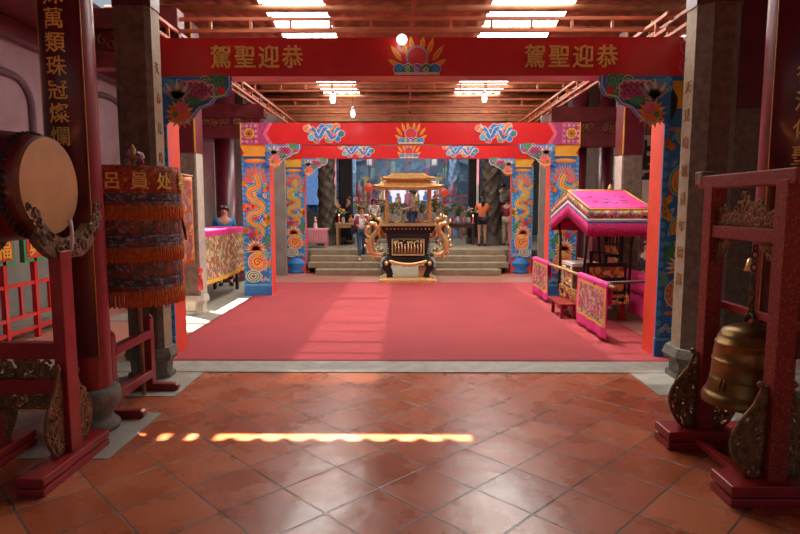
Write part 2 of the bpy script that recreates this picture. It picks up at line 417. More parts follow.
def dragon_panel(mb, T, w, h, fl=1):
    """coiling dragon over a peony on a blue ground; w x h board standing at local origin"""
    P = Paint(mb, T, lim=(0, w))
    def X(u): return (w*.5+(u-.5)*w*fl)
    P.poly([(0,0),(w,0),(w,h),(0,h)], 0, 'p_blue')
    # scalloped border
    for k in range(26):
        v = h*(k+.5)/26
        P.disc(.012, v, h/70, .4, 'p_cyan', 8); P.disc(w-.012, v, h/70, .4, 'p_cyan', 8)
    P.disc(w/2, h*.965, w*.42, 1, 'p_orange', 18, h*.018); P.disc(w/2, h*.972, w*.36, 1.5, 'p_yellow', 18, h*.010)
    # mane of fine strands
    for k in range(19):
        a = PI*(.02+.96*k/18); ln = w*(.34+.12*math.sin(a)+.05*(k % 2))
        P.petal(X(.5)+math.cos(a)*w*.07, h*.80+math.sin(a)*w*.1, a, ln*1.25, w*.085, 1.5, 'p_grey'); P.petal(X(.5)+math.cos(a)*w*.07, h*.80+math.sin(a)*w*.1, a, ln*1.08, w*.05, 2, 'p_pink' if k % 3 else 'p_orange')
    for k in range(7):
        a = PI*(.1+.8*k/6)
        P.petal(X(.5)+math.cos(a)*w*.2, h*.845+math.sin(a)*w*.2, a, w*.25, w*.06, 2.2, 'p_orange' if k%2 else 'p_teal')
    q = random.Random(17)
    for k in range(46):     # clouds and flames filling the ground
        u, v = q.uniform(.12,.88)*w, q.uniform(.06,.80)*h; m_ = q.choice(['p_orange','p_cyan','p_red','p_yellow','p_teal','p_cyan','p_magenta'])
        a = q.uniform(0, 6.28); P.petal(u, v, a, w*.24, w*.11, .9+.01*k, 'p_white' if k % 3 == 0 else m_); P.petal(u, v, a, w*.20, w*.07, 1.3+.01*k, m_)
    # body
    c = [(.52,.86),(.42,.82),(.40,.775),(.55,.755),(.72,.74),(.76,.70),(.62,.665),(.40,.65),(.26,.62),(.28,.585),(.48,.565),(.70,.55),(.78,.51),(.62,.475),(.40,.46),(.28,.43),(.30,.40)]
    pts = []
    for i in range(len(c)-1):
        for t in range(4):
            f = t/4; a, b = c[i], c[i+1]; p0 = c[max(i-1,0)]; p3 = c[min(i+2,len(c)-1)]
            q = [.5*((2*a[d])+(-p0[d]+b[d])*f+(2*p0[d]-5*a[d]+4*b[d]-p3[d])*f*f+(-p0[d]+3*a[d]-3*b[d]+p3[d])*f**3) for d in (0,1)]
            pts.append((X(q[0]), q[1]*h))
    P.rib(pts, lambda t: w*.31*(1-.3*t), 3, 'p_white'); P.rib(pts, lambda t: w*.28*(1-.3*t), 3.5, 'p_teal'); P.rib(pts, lambda t: w*.15*(1-.3*t), 4, 'p_yellow'); P.rib([(p[0]+w*.01, p[1]) for p in pts], lambda t: w*.05*(1-.3*t), 4.2, 'p_orange')
    for i in range(3, len(pts)-2, 2):
        P.disc(pts[i][0]+w*.12*(1 if i % 4 else -1), pts[i][1], w*.03, 3.8, 'p_green', 6)
    # belly, legs, claws, flames
    for (u, v, a, s, m) in [(.16,.74,2.6,.30,'p_orange'),(.86,.78,.4,.24,'p_yellow'),(.86,.62,-.5,.28,'p_orange'),(.55,.71,1.2,.30,'p_yellow'),(.5,.61,.2,.34,'p_orange'),(.16,.54,3.6,.28,'p_yellow'),(.56,.52,.5,.3,'p_red'),(.84,.44,-.8,.25,'p_orange'),(.18,.47,2.4,.3,'p_yellow'),(.5,.42,-1.0,.34,'p_orange')]:
        for d in (-.5,-.15,.2,.55): P.petal(X(u), v*h, (a if fl > 0 else PI-a)+d, s*w*1.1, s*w*.34, 2.4, 'p_black'); P.petal(X(u), v*h, (a if fl > 0 else PI-a)+d, s*w, s*w*.28, 2.6, m)
        P.disc(X(u), v*h, s*w*.28, 2.8, m)
    # red blossoms, fan head and peony
    P.flower(X(.70), h*.385, w*.15, 4.4, 'p_red', 'p_magenta', 7, 'p_blue'); P.flower(X(.40), h*.37, w*.10, 4.6, 'p_pink', 'p_orange', 7)
    for k in range(13):
        a = PI*(-.1+1.2*k/12); P.petal(X(.55), h*.275, a, w*.43, w*.085, 5, 'p_white' if k%2 else 'p_yellow')
    for k in range(11):
        a = PI*(0+1.0*k/10); P.petal(X(.55), h*.27, a, w*.28, w*.08, 5.3, 'p_orange' if k%2 else 'p_red')
    P.disc(X(.5), h*.175, w*.37, 5.6, 'p_white', 18); P.disc(X(.5), h*.175, w*.34, 5.8, 'p_pink', 18)
    for k in range(14):
        a = 2*PI*k/14; P.disc(X(.5)+math.cos(a)*w*.28, h*.175+math.sin(a)*w*.28, w*.04, 6.1, 'p_yellow', 7)
    P.disc(X(.5), h*.175, w*.22, 6.2, 'p_yellow', 14); P.swirl(X(.5), h*.175, w*.17, 6.5, 'p_red', w*.05)
    P.disc(X(.5), h*.245, w*.16, 6.4, 'p_yellow', 12, h*.022); P.disc(X(.43), h*.25, w*.035, 6.8, 'p_white', 8); P.disc(X(.6), h*.25, w*.035, 6.8, 'p_white', 8)
    P.disc(X(.43), h*.25, w*.018, 7, 'p_black', 8); P.disc(X(.6), h*.25, w*.018, 7, 'p_black', 8)
    P.petal(X(.16), h*.30, 1.3, w*.5, w*.22, 4.8, 'p_green'); P.petal(X(.14), h*.20, 1.7, w*.4, w*.2, 4.8, 'p_teal'); P.petal(X(.2), h*.12, 1.1, w*.45, w*.2, 4.9, 'p_orange')
    for k, m in enumerate(['p_white','p_green','p_white','p_green','p_white','p_magenta']):
        P.disc(X(.66), h*.062, w*(.30-.045*k), 6.6+k*.3, m, 16, h*(.052-.008*k))
    for k in range(4): P.swirl(X(.12+.09*k), h*(.03+.012*(k%2)), w*.07, 6.6, 'p_white', w*.02, k)

def bracket_paint(mb, T, w, h, fl):
    """carp-dragon spandrel; corner at local origin (top, post side), spreading +x*fl and down"""
    o = [(0,0),(1,0),(1,-.22),(.93,-.40),(.78,-.44),(.70,-.58),(.55,-.66),(.47,-.80),(.36,-.96),(.22,-1),(.10,-.93),(0,-1.05)]
    pts = [(x*w*fl, z*h) for x, z in o]
    if fl < 0: pts = pts[::-1]
    mb.prism(pts, .05, 'p_blue', T)
    P = Paint(mb, T, .003)
    def q(x, z): return (x*w*fl, z*h)
    for k in range(9):
        u, v = q(.62+.05*(k % 3)*2.2, -.10-.13*(k//3)); P.swirl(u, v, w*.075, 1+.1*k, 'p_green', w*.05, k, 1 if k % 2 else -1); P.swirl(u, v, w*.085, 1.8+.1*k, 'p_teal' if k%3 else 'p_white', w*.012, k)
    ins = lambda u, v: ((u/(w*fl)-.47)/.27)**2+((v/h+.30)/.21)**2 < 1
    P.disc(*q(.47,-.30), w*.29, 3, 'p_pink', 18, h*.23)
    P.scales(ins, (min(0, w*fl), max(0, w*fl), -h, 0), w*.085, 3.6, 'p_white', 'p_magenta')
    for k in range(6):
        u, v = q(.06+.10*(k % 3), -.12-.17*(k//3)); P.swirl(u, v, w*.06, 2+.1*k, 'p_cyan', w*.025, k*2)
    for k in range(7):
        a = PI/2+(-.9+.3*k); u, v = q(.24,-.50); P.petal(u, v, a if fl > 0 else PI-a, w*.30, w*.07, 4.4, 'p_white' if k % 2 else 'p_grey')
    for k in range(15):
        a = 2*PI*k/15; u, v = q(.27,-.78); P.petal(u, v, a, w*.22, w*.06, 4.8, 'p_yellow' if k % 2 else 'p_orange')
    P.disc(*q(.27,-.78), w*.12, 5.2, 'p_orange', 12); P.disc(*q(.30,-.66), w*.09, 5.5, 'p_pink', 12); P.disc(*q(.20,-.80), w*.04, 5.6, 'p_green', 8)
    P.disc(*q(.86,-.30), w*.06, 3.5, 'p_red', 8); P.petal(*q(.60,-.52), PI if fl > 0 else 0, w*.3, w*.12, 4.2, 'p_green')
    # pale cut edge
    e = pts[1:-1] if fl > 0 else pts[1:-1][::-1]
    e = [(a[0]*.985, a[1]*.985) for a in e]
    P.rib(e, w*.02, 6.5, 'p_white')

def pearl(mb, T, w, h):
    """flaming pearl over a cloud bank, w x h, foot centre at local origin"""
    P = Paint(mb, T)
    for s in (-1, 1):
        for k, (u, v, a, l) in enumerate([(.10,.92,1.45,.28),(.22,.72,1.25,.40),(.32,.50,.95,.42),(.36,.30,.55,.30)]):
            P.petal(s*u*w, v*h*.72, a if s > 0 else PI-a, l*w, w*.11, 1+.1*k, 'p_yellow'); P.petal(s*u*w, v*h*.72, a if s > 0 else PI-a, l*w*.7, w*.05, 1.6+.1*k, 'p_orange')
    P.disc(0, h*.47, w*.24, 2.4, 'p_grey', 20); P.disc(0, h*.47, w*.20, 2.8, 'p_red', 20)
    for k, m in enumerate(['p_blue','p_green','p_purple','p_green','p_blue']):
        u = (-.38+.19*k)*w
        P.disc(u, h*.15, w*.125, 3.2, 'p_white', 12); P.disc(u, h*.15, w*.108, 3.6, m, 12); P.swirl(u, h*.15, w*.07, 4, 'p_cyan' if m == 'p_blue' else 'p_white', w*.02, k)
    P.poly([(-w*.48,0),(w*.48,0),(w*.45,h*.07),(-w*.45,h*.07)], 4.2, 'p_white')

def cluster(mb, T, w, h):
    """small coloured dragon among clouds"""
    P = Paint(mb, T); q = random.Random(3)
    for k in range(34):
        u = q.uniform(-.46,.46)*w; v = q.uniform(.16,.84)*h
        P.disc(u, v, h*.17, 1+.02*k, 'p_white', 9); P.disc(u, v, h*.14, 1.5+.02*k, ['p_blue','p_cyan','p_green','p_orange','p_grey','p_blue'][k % 6], 9)
    P.rib([(w*(-.4+.8*t/16), h*(.5+.24*math.sin(t*.9))) for t in range(17)], h*.24, 2.4, 'p_white')
    P.rib([(w*(-.4+.8*t/16), h*(.5+.24*math.sin(t*.9))) for t in range(17)], h*.16, 2.8, 'p_blue')
    for k in range(10):
        P.petal(w*(-.4+.09*k), h*(.5+.2*math.sin(k*1.5)), 1.2+k, h*.34, h*.1, 3.2+.05*k, ['p_orange','p_white','p_yellow','p_pink'][k % 4])

def end_panel(mb, T, w, h):
    P = Paint(mb, T)
    P.poly([(0,0),(w,0),(w,h),(0,h)], .5, 'p_pink')
    P.poly([(w*.04,h*.04),(w*.96,h*.04),(w*.96,h*.96),(w*.04,h*.96)], .9, 'p_magenta')
    for k in range(16):
        P.flower(w*(.12+.25*(k % 4)), h*(.14+.24*(k//4)), w*.09, 1.3, 'p_pink' if k % 2 else 'p_purple', 'p_white', 6)
    P.disc(w*.5, h*.5, w*.30, 3, 'p_yellow', 16); P.flower(w*.5, h*.5, w*.22, 3.4, 'p_orange', 'p_blue', 8, 'p_black'); P.disc(w*.5, h*.5, w*.07, 5.5, 'p_green', 8)
# ================================================================== camera, sky, sun
cam = bpy.data.objects.new('camera', bpy.data.cameras.new('camera')); COL.objects.link(cam); SC.camera = cam
cam.data.sensor_width = 36; cam.data.lens = 580/800*36; cam.data.clip_end = 200
cam.location = (0, 0, 1.75)
cam.rotation_euler = (PI/2-math.atan(61/580), 0, math.atan(5/580))
SC.view_settings.view_transform = 'Standard'; SC.view_settings.look = 'None'; SC.view_settings.gamma = 1
SC.view_settings.use_curve_mapping = False; SC.view_settings.exposure = 0.0
w = bpy.data.worlds.new('sky'); SC.world = w; w.use_nodes = True
bg = w.node_tree.nodes['Background']
st = w.node_tree.nodes.new('ShaderNodeTexSky'); st.sky_type = 'NISHITA'; st.sun_disc = False; st.sun_elevation = math.radians(60); st.air_density = 1.4; st.dust_density = 3
w.node_tree.links.new(st.outputs[0], bg.inputs['Color']); bg.inputs['Strength'].default_value = .07
def lamp(kind, name, loc, energy, col=(1,1,1), size=None, size_y=None, rot=None, aim=None, radius=None):
    l = bpy.data.lights.new(name, kind); l.energy = energy; l.color = col
    if kind == 'AREA':
        l.shape = 'RECTANGLE'; l.size = size; l.size_y = size_y or size
    if radius is not None: l.shadow_soft_size = radius
    o = bpy.data.objects.new(name, l); COL.objects.link(o); o.location = loc
    if rot: o.rotation_euler = rot
    if aim: o.rotation_euler = Vector(aim).to_track_quat('-Z', 'Y').to_euler()
    return o
sun = lamp('SUN', 'sun', (0, 0, 20), 60, (1,.95,.88), aim=(.20, -.15, -1)); sun.data.angle = .012

# ================================================================== setting: floors
mb = MB(); mb.box(-9, 9, -4, 5.96, -.2, 0, 'clay_tiles'); struct(mb.build('floor'), 'terracotta floor of large square tiles laid diagonally in the porch', 'floor')
mb = MB(); mb.box(-9, 9, 6.39, 26, -.2, -.004, 'yard_paving'); struct(mb.build('floor_courtyard'), 'pinkish paved courtyard floor around the red carpet', 'floor')
mb = MB(); mb.box(-9, 9, 5.96, 6.39, -.2, .012, 'slab_grey'); struct(mb.build('trim_1', bevel=.006), 'pale stone threshold strip in front of the red carpet', 'threshold')
mb = MB()
mb.box(-4.4, -2.12, 5.18, 5.955, 0, .006, 'slab_grey'); mb.box(-3.4, -2.06, 3.85, 4.75, 0, .006, 'slab_grey')
struct(mb.build('trim_2'), 'grey stone slabs around the column feet on the left', 'floor slab')
mb = MB()
mb.box(2.36, 4.6, 5.24, 5.955, 0, .006, 'slab_grey'); mb.box(2.3, 3.4, 3.95, 4.85, 0, .006, 'slab_grey')
struct(mb.build('trim_3'), 'grey stone slabs around the column feet on the right', 'floor slab')
mb = MB(); mb.box(-4.6, -2.95, 8.7, 13.6, -.004, .004, 'slab_grey'); struct(mb.build('trim_4'), 'pale stone paving beside the carpet below the embroidered altar cloth', 'paving')
# carpet
mb = MB()
mb.grid(lambda u, v: (-2.95+6.15*u, 6.40+6.75*v, .009+.0025*math.sin(u*21+3*math.sin(v*9))*math.sin(v*13)), 90, 80, 'carpet')
o = mb.build('carpet', solid=.008); tag(o, 'wide red carpet covering the courtyard floor between the painted gates', 'carpet')

# walls
def rrect(x0, x1, z0, z1, r, n=6):
    pts = []
    for cx, cz, a in ((x1-r, z0+r, -PI/2), (x1-r, z1-r, 0), (x0+r, z1-r, PI/2), (x0+r, z0+r, PI)):
        for k in range(n+1):
            t = a+PI/2*k/n; pts.append((cx+r*math.cos(t), cz+r*math.sin(t)))
    return pts
XL, XR = -6.2, 6.3
mb = MB(); mb.box(XL-.2, XL, -2, 26, 0, 1.55, 'plaster_grey'); mb.box(XL-.2, XL, -2, 26, 1.55, 5.6, 'plaster_pink'); struct(mb.build('wall_left'), 'pinkish plaster wall with a grey lower part', 'wall')
mb = MB(); mb.box(XR, XR+.2, -2, 26, 0, 5.6, 'plaster_white'); struct(mb.build('wall_right'), 'off white plaster wall behind the palanquin', 'wall')
mb = MB(); mb.box(XL, XR, 25.4, 25.6, 0, 6.4, 'altar_wall'); struct(mb.build('wall_back'), 'blue grey carved altar wall at the far end', 'wall')
def wall_frame(name, y0, y1, z0, z1, r, label):
    mb = MB(); pts = rrect(y0, y1, z0, z1, r)
    mb.tube([(XL+.03, p[0], p[1]) for p in pts], .06, 'frame_mauve', 6, closed=True)
    return tag(mb.build(name), label, 'wall moulding', kind='structure')
wall_frame('trim_5', 6.6, 9.75, 1.9, 3.8, .45, 'dark rounded moulding framing a panel on the pink wall behind the drum')
wall_frame('trim_6', 11.2, 13.3, 1.5, 4.0, .9, 'dark arched moulding on the pink wall beside the stone column')
for nm, pos, ch, lab in (('wall_writing', (XL+.012, 8.4, 2.15), '忠', 'large black brush character on the pink wall behind the drum'),):
    o = letters(ch, 1.1, 'black', Matrix.Translation(pos) @ Matrix.Rotation(PI/2, 4, 'Z'), name=nm); tag(o, lab, 'calligraphy')
o = letters('孝', 1.35, 'black', Matrix.Translation((5.72, 13.985, 2.15)), name='wall_writing', bold=.03)
tag(o, 'large black brush character on the white wall behind the red topped stone column', 'calligraphy')

# ================================================================== ceilings
mb = MB(); mb.box(-9, 9, -2, 4.90, 4.75, 4.95, 'beam_dark'); mb.box(-9, -3.16, 4.90, 5.2, 4.75, 4.95, 'beam_dark'); mb.box(-.45, 9, 4.90, 5.2, 4.75, 4.95, 'beam_dark')
for k in range(13):  # unseen tile ends and blocks, added to break up the sun line
    x = -3.12+.205*k; d = .045 if k > 3 else .11
    mb.lathe([(0,-.01),(.055 if k > 3 else .075,-.01),(.055,.02),(0,.02)], 'beam_dark', (x, 4.90+d*.55, 4.93), n=10)
    if k < 4: mb.box(x-.07, x+.05+.01*k, 4.90, 5.07, 4.90, 4.94, 'beam_dark')
struct(mb.build('ceiling'), 'dark timber ceiling over the front porch', 'ceiling')
SKY1, SKY2 = (-2.25, -1.28), (1.38, 2.60)
X0, X1 = -4.6, 5.2
YR0, PITCH, NR = 5.05, .60, 22
def roofz(x, y):
    i = min(NR-1, max(0, int((y-YR0)/PITCH+1e-6))); return i
mb = MB(); mg1 = MB(); mg2 = MB(); mp = MB()
NX = 200
for i in range(NR):
    y0 = YR0+PITCH*i
    def fn(u, v, y0=y0):
        x = X0+(X1-X0)*u
        return (x, y0+(PITCH+.05)*v, 5.0-.14*v+.022*math.cos(2*PI*x/.27))
    def pick(which):
        def f(a, b):
            x = X0+(X1-X0)*(a+.5)/NX
            if x < -3.95 and 5 < i < 11: return None
            k = 1 if SKY1[0] < x < SKY1[1] else (2 if SKY2[0] < x < SKY2[1] else 0)
            if (i < 2 or i >= 19) and k: k = 0
            return ('roof_sheet' if which == 0 else 'skylight_panel') if k == which else None
        return f
    mb.grid(fn, NX, 1, 'roof_sheet', mfun=pick(0)); mg1.grid(fn, NX, 1, 'x', mfun=pick(1)); mg2.grid(fn, NX, 1, 'x', mfun=pick(2))
struct(mb.build('ceiling_courtyard'), 'corrugated brown sheet roof over the courtyard', 'ceiling')
struct(mg1.build('window_1'), 'bright translucent skylight strip on the left of the courtyard roof', 'skylight')
struct(mg2.build('window_2'), 'bright translucent skylight strip on the right of the courtyard roof', 'skylight')
# purlins under the sheets
ords = ['first','second','third','fourth','fifth','sixth','seventh','eighth','ninth','tenth','eleventh','twelfth']
for i in range(3, 22, 2):
    mb = MB(); y = YR0+PITCH*i-.02
    if i % 4 == 3: mb.tube([(X0, y, 4.76), (0, y, 4.75), (X1, y, 4.76)], .055, 'wood_purlin', 8)
    else: mb.box(X0, X1, y-.025, y+.03, 4.74, 4.83, 'wood_purlin')
    struct(mb.build('trim_%d' % (10+i)), '%s brown timber purlin under the roof, counted from the front' % ords[(i-3)//2], 'roof timber')
# side roofs, closing the court left and right with a strip of daylight along the left
mb = MB(); mb.box(-6.2, -4.55, 5.2, 15, 4.6, 4.7, 'beam_dark')
struct(mb.build('ceiling_left'), 'dark ceiling of the left side aisle', 'ceiling')
mb = MB(); mb.box(-6.3, -4.0, 5.12, 5.2, 4.0, 4.75, 'lacquer_dark'); mb.box(4.1, 6.3, 5.12, 5.2, 4.0, 4.75, 'lacquer_dark'); struct(mb.build('trim_49'), 'unseen dark boards added to keep sun out at the side aisle ceiling ends', 'boarding')  # out of view, added to block sun leaking onto the floor
mb = MB(); mb.box(-6.2, 6.3, 16.7, 16.8, 3.85, 5.05, 'wood_purlin')
for k in range(5): mb.box(-6.2, 6.3, 16.64, 16.7, 3.9+.22*k, 3.97+.22*k, 'wood_tan' if k == 9 else 'wood_purlin')
struct(mb.build('trim_50'), 'brown boarded header above the altar hall front', 'header')
mb = MB(); mb.box(4.9, 6.3, 5.2, 15, 4.6, 4.7, 'beam_dark'); struct(mb.build('ceiling_right'), 'dark ceiling of the right side aisle', 'ceiling')
mb = MB(); mb.box(-6.2, 6.3, 18.0, 25.4, 5.3, 5.45, 'wood_dark'); mb.box(-6.2, 6.3, 15.0, 18.0, 5.05, 5.2, 'wood_dark'); mb.box(-6.2, -4, 14.6, 15, 4, 4.85, 'wood_dark'); mb.box(4.1, 6.3, 14.6, 15, 4, 4.85, 'wood_dark')
struct(mb.build('ceiling_hall'), 'dark ceiling of the altar hall', 'ceiling')

# steel trusses across the court: two chords with short uprights
def truss(y, z, x0, x1, n, label, name='roof_truss'):
    t = empty(name, ((x0+x1)/2, y, z), label=label, cat='truss', group='orange steel trusses across the courtyard')
    T = Matrix.Translation((-(x0+x1)/2, -y, -z))
    for dz, nm in ((0, 'lower_chord'), (.15, 'upper_chord')):
        mb = MB(); mb.box(x0, x1, y-.02, y+.02, z+dz-.02, z+dz+.02, 'steel_orange', T); mb.build(nm, t)
    for i in range(n):
        x = x0+(x1-x0)*(i+.5)/n
        mb = MB(); mb.box(x-.016, x+.016, y-.016, y+.016, z+.02, z+.13, 'steel_orange', T); mb.build('upright', t)
    return t
tl = ['just behind the front red beam', 'second behind the front red beam', 'just in front of the inner red beam', 'just behind the inner red beam', 'above the incense burner', 'last before the altar hall']
for k, (y, z) in enumerate([(7.9, 4.04), (9.3, 4.12), (10.6, 4.06), (12.2, 4.10), (13.8, 4.06), (15.4, 4.1)]):
    truss(y, z, -3.35, 3.5, 13, 'thin orange steel ladder truss across the roof, '+tl[k])
def ltruss(x, z, y0, y1, label):
    t = empty('side_truss', (x, y0, z), label=label, cat='truss')
    T = Matrix.Translation((-x, -y0, -z))
    for dz, nm in ((0, 'lower_chord'), (.17, 'upper_chord')):
        mb = MB(); mb.box(x-.02, x+.02, y0, y1, z+dz-.02, z+dz+.02, 'steel_orange', T); mb.build(nm, t)
    for i in range(14):
        y = y0+(y1-y0)*(i+.5)/14
        mb = MB(); mb.box(x-.016, x+.016, y-.016, y+.016, z+.02, z+.15, 'steel_orange', T); mb.build('upright', t)
ltruss(-3.42, 4.04, 7.2, 16.5, 'orange steel ladder truss running back along the left roof edge')
ltruss(-2.98, 3.84, 7.2, 16.5, 'lower orange steel ladder truss beside the left roof edge')
ltruss(3.57, 4.04, 7.2, 16.5, 'orange steel ladder truss running back along the right roof edge')
ltruss(3.13, 3.86, 7.2, 16.5, 'lower orange steel ladder truss beside the right roof edge')
ltruss(.12, 4.32, 7.2, 16.5, 'orange steel ladder truss running back along the middle of the roof')
# hanging white knot of cloth at the right roof edge
mb = MB(); mb.tube([(3.0,6.35,3.78),(2.98,6.33,3.66),(3.02,6.32,3.60),(2.93,6.3,3.48)], [.012,.03,.02,.028], 'p_white', 6); mb.tube([(3.0,6.35,3.66),(3.04,6.36,3.6),(3.03,6.36,3.5)], [.02,.022,.012], 'p_grey', 6); mb.tube([(3.0,6.35,3.78),(3.0,6.35,4.9)], .004, 'cord', 5)
tag(mb.build('cloth_knot'), 'white knotted cloth strip hanging by the right end of the front beam', 'cloth')

# bulbs
def bulb(loc, zt, label, s=1):
    t = empty('hanging_bulb', loc, label=label, cat='light bulb')
    mb = MB(); mb.lathe([(0,-.09),(.022,-.085),(.034,-.05),(.03,-.01),(.02,.02),(0,.02)], 'lamp_glow', n=12); [mb.v.__setitem__(i, tuple(c*s for c in v)) for i, v in enumerate(mb.v)]; mb.build('glass_tube', t)
    mb = MB(); mb.lathe([(0,.02),(.024,.02),(.022,.06),(.008,.08),(0,.08)], 'p_white', n=10); [mb.v.__setitem__(i, tuple(c*s for c in v)) for i, v in enumerate(mb.v)]; mb.build('socket', t)
    mb = MB(); mb.tube([(0,0,.06*s),(0,0,zt-loc[2])], .005, 'cord', 5); mb.build('cord', t)
bulb((-1.12, 9.2, 3.45), 4.06, 'longer and brighter of the two white bulbs hanging left of centre', 1.3)
bulb((-.90, 10.2, 3.37), 4.02, 'smaller and lower of the two white bulbs hanging left of centre', 1.1)
bulb((1.28, 9.6, 3.52), 4.02, 'white bulb hanging below the right skylight strip', 1.2)
bulb((1.72, 9.2, 3.80), 4.06, 'white bulb hanging close under the right part of the front beam', 1.1)
mb = MB(); mb.ball((0,0,0), .055, 'lamp_glow', 14, 10, (1,.7,1)); mb.tube([(0,0,-.02),(0,.08,-.03),(0,.145,-.03)], .012, 'black', 6)  # glowing ball added to make the bright spot on the beam
o = mb.build('lamp'); o.location = (-.035, 6.42, 3.52); tag(o, 'small glowing white ball added as a bright spot before the front beam centre', 'lamp')

# ================================================================== columns
def octagon(cx, cy, w, c):
    h = w/2; return [(cx-h+c,cy-h),(cx+h-c,cy-h),(cx+h,cy-h+c),(cx+h,cy+h-c),(cx+h-c,cy+h),(cx-h+c,cy+h),(cx-h,cy+h-c),(cx-h,cy-h+c)]
def base_stone(t, w, m='stone_base', round_=False):
    mb = MB()
    if round_:
        mb.lathe([(0,0),(w*.56,0),(w*.58,.05),(w*.46,.09),(w*.44,.13),(w*.60,.20),(w*.63,.27),(w*.60,.33),(w*.5,.35),(0,.35)], m, n=28)
    else:
        mb.column(octagon(0,0,w*1.15,w*.28), 0, .055, m); mb.column(octagon(0,0,w*1.0,w*.25), .055, .19, m, 1.05)
        mb.column(octagon(0,0,w*1.22,w*.28), .19, .235, m, 1.03); mb.column(octagon(0,0,w*1.30,w*.30), .235, .32, m, .9)
    return mb.build('base_stone', t)
def stone_column(x, y, w, label, side, ch=.05, top=3.64, H=4.75, redtop=True):
    t = empty('stone_column', (x, y, 0), label=label, cat='column', kind='thing')
    base_stone(t, w*1.02)
    mb = MB(); mb.column(octagon(0,0,w,ch), .32, top, 'stone_col')
    for k in range(len(mb.f)):   # courtyard light painted as a paler face towards the carpet
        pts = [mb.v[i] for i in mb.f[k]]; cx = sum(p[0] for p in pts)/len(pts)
        if abs(cx-side*w/2) < 1e-3: mb.m[k] = mb.mi('stone_lit_side')
    mb.build('shaft', t)
    if redtop:
        mb = MB(); mb.column(octagon(0,0,w*1.04,ch), top, H, 'lacquer_dark'); tag(mb.build('top_sleeve', t), 'dark red upper part')
    return t
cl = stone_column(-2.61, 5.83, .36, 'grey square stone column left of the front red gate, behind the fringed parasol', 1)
o = letters('天心見時福長年德萬', .12, 'col_letter', Matrix.Translation((.182, 0, 3.05)) @ Matrix.Rotation(PI/2, 4, 'Z'), cl, vertical=True, gap=.29)
for ch in cl.children: ch.scale.y = .75
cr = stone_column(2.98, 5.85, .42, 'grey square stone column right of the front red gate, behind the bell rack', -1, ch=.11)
o = letters('天見時福長年德萬', .13, 'col_letter', Matrix.Translation((-.212, 0, 2.86)) @ Matrix.Rotation(-PI/2, 4, 'Z'), cr, vertical=True, gap=.27)

def red_column(x, y, label, chars, r=.165):
    t = empty('red_column', (x, y, 0), label=label, cat='column', kind='thing')
    base_stone(t, .36, round_=True)
    mb = MB(); mb.lathe([(r,.35),(r*1.01,1.5),(r,4.75)], 'lacquer_red', n=36); mb.build('shaft', t)
    b = MB(); a0, a1 = -PI/2-1.08, -PI/2+.92
    b.lathe([(r+.004,.62),(r+.030,.62),(r+.030,4.7),(r+.004,4.7)], 'lacquer_dark', n=20, a0=a0, a1=a1)
    bo = b.build('couplet_board', t)
    e = MB()
    for a in (a0+.02, a1-.02):
        e.tube([((r+.032)*math.cos(a), (r+.032)*math.sin(a), z) for z in (.62, 2, 3.3, 4.7)], .004, 'gold_paint', 4)
    e.build('gilt_edge', bo)
    # characters bent round the board
    o = letters(chars, .148, 'gold_letter', Matrix(), bo, vertical=True, gap=.163 if x < 0 else .19, depth=.008)
    for v in o.data.vertices:
        a = -PI/2+v.co.x/(r+.03); rr = r+.034-v.co.y*.5
        v.co = Vector((rr*math.cos(a), rr*math.sin(a), v.co.z+(3.17 if x < 0 else 2.62)))
    return t
red_column(-2.47, 4.40, 'round red column with a curved board of gold characters, behind the drum', '殊萬類珠冠燦爛')
red_column(2.82, 4.40, 'round red lacquered column with a curved gold lettered board, behind the bell rack', '德澤佑聖香安寶')

def court_column(x, y, label, side, w=.34, split=2.58):
    t = empty('court_column', (x, y, 0), label=label, cat='column', kind='thing')
    base_stone(t, w, 'stone_pale')
    mb = MB(); mb.column(octagon(0,0,w,.02), .32, split, 'stone_col')
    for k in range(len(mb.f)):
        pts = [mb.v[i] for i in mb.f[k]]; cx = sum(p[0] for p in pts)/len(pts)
        if abs(cx-side*w/2) < 1e-3: mb.m[k] = mb.mi('stone_pale')  # side face made paler for the courtyard light on it
    mb.build('shaft', t)
    mb = MB(); mb.column(octagon(0,0,w*1.05,.02), split, 4.55, 'lacquer_dark')
    o = mb.build('red_sleeve', t)
    mb = MB(); mb.box(side*w*.525-.02 if side > 0 else side*w*.525-.004, side*w*.525+.004 if side > 0 else side*w*.525+.02, -w*.54, -w*.525, split, 4.55, 'p_yellow'); mb.build('gold_edge', o)
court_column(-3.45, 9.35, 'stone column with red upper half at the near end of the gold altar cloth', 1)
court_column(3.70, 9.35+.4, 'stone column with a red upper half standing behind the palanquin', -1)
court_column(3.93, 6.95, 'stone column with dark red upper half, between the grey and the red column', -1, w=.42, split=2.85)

# dark red columns and cross beams in the aisles
def plain_col(x, y, r, label, m='lacquer_dark', z0=0, z1=4.55):
    mb = MB(); mb.lathe([(0,z0),(r*1.5,z0),(r*1.5,z0+.12),(r*1.05,z0+.2),(r,z0+.25),(r,z1),(0,z1)], m, n=20)
    o = mb.build('aisle_column'); o.location = (x, y, 0); tag(o, label, 'column', kind='thing'); return o
plain_col(-4.13, 13.5, .24, 'dark red round column in the left aisle behind the man in blue')
plain_col(-3.52, 13.95, .17, 'dark red round column just left of the inner gate pillar')
plain_col(3.95, 13.4, .17, 'dark red round column just right of the inner gate pillar')
plain_col(4.62, 13.6, .17, 'dark red round column in the right aisle above the pink canopy')
def cbeam(x0, x1, y, z0, z1, label, n, m='beam_dark', d=.12):
    mb = MB(); mb.box(x0, x1, y-d, y+d, z0, z1, m); struct(mb.build('trim_%d' % n, bevel=.01), label, 'beam')
cbeam(XL, -3.1, 13.1, 3.25, 3.5, 'lower dark red beam across the left aisle', 40)
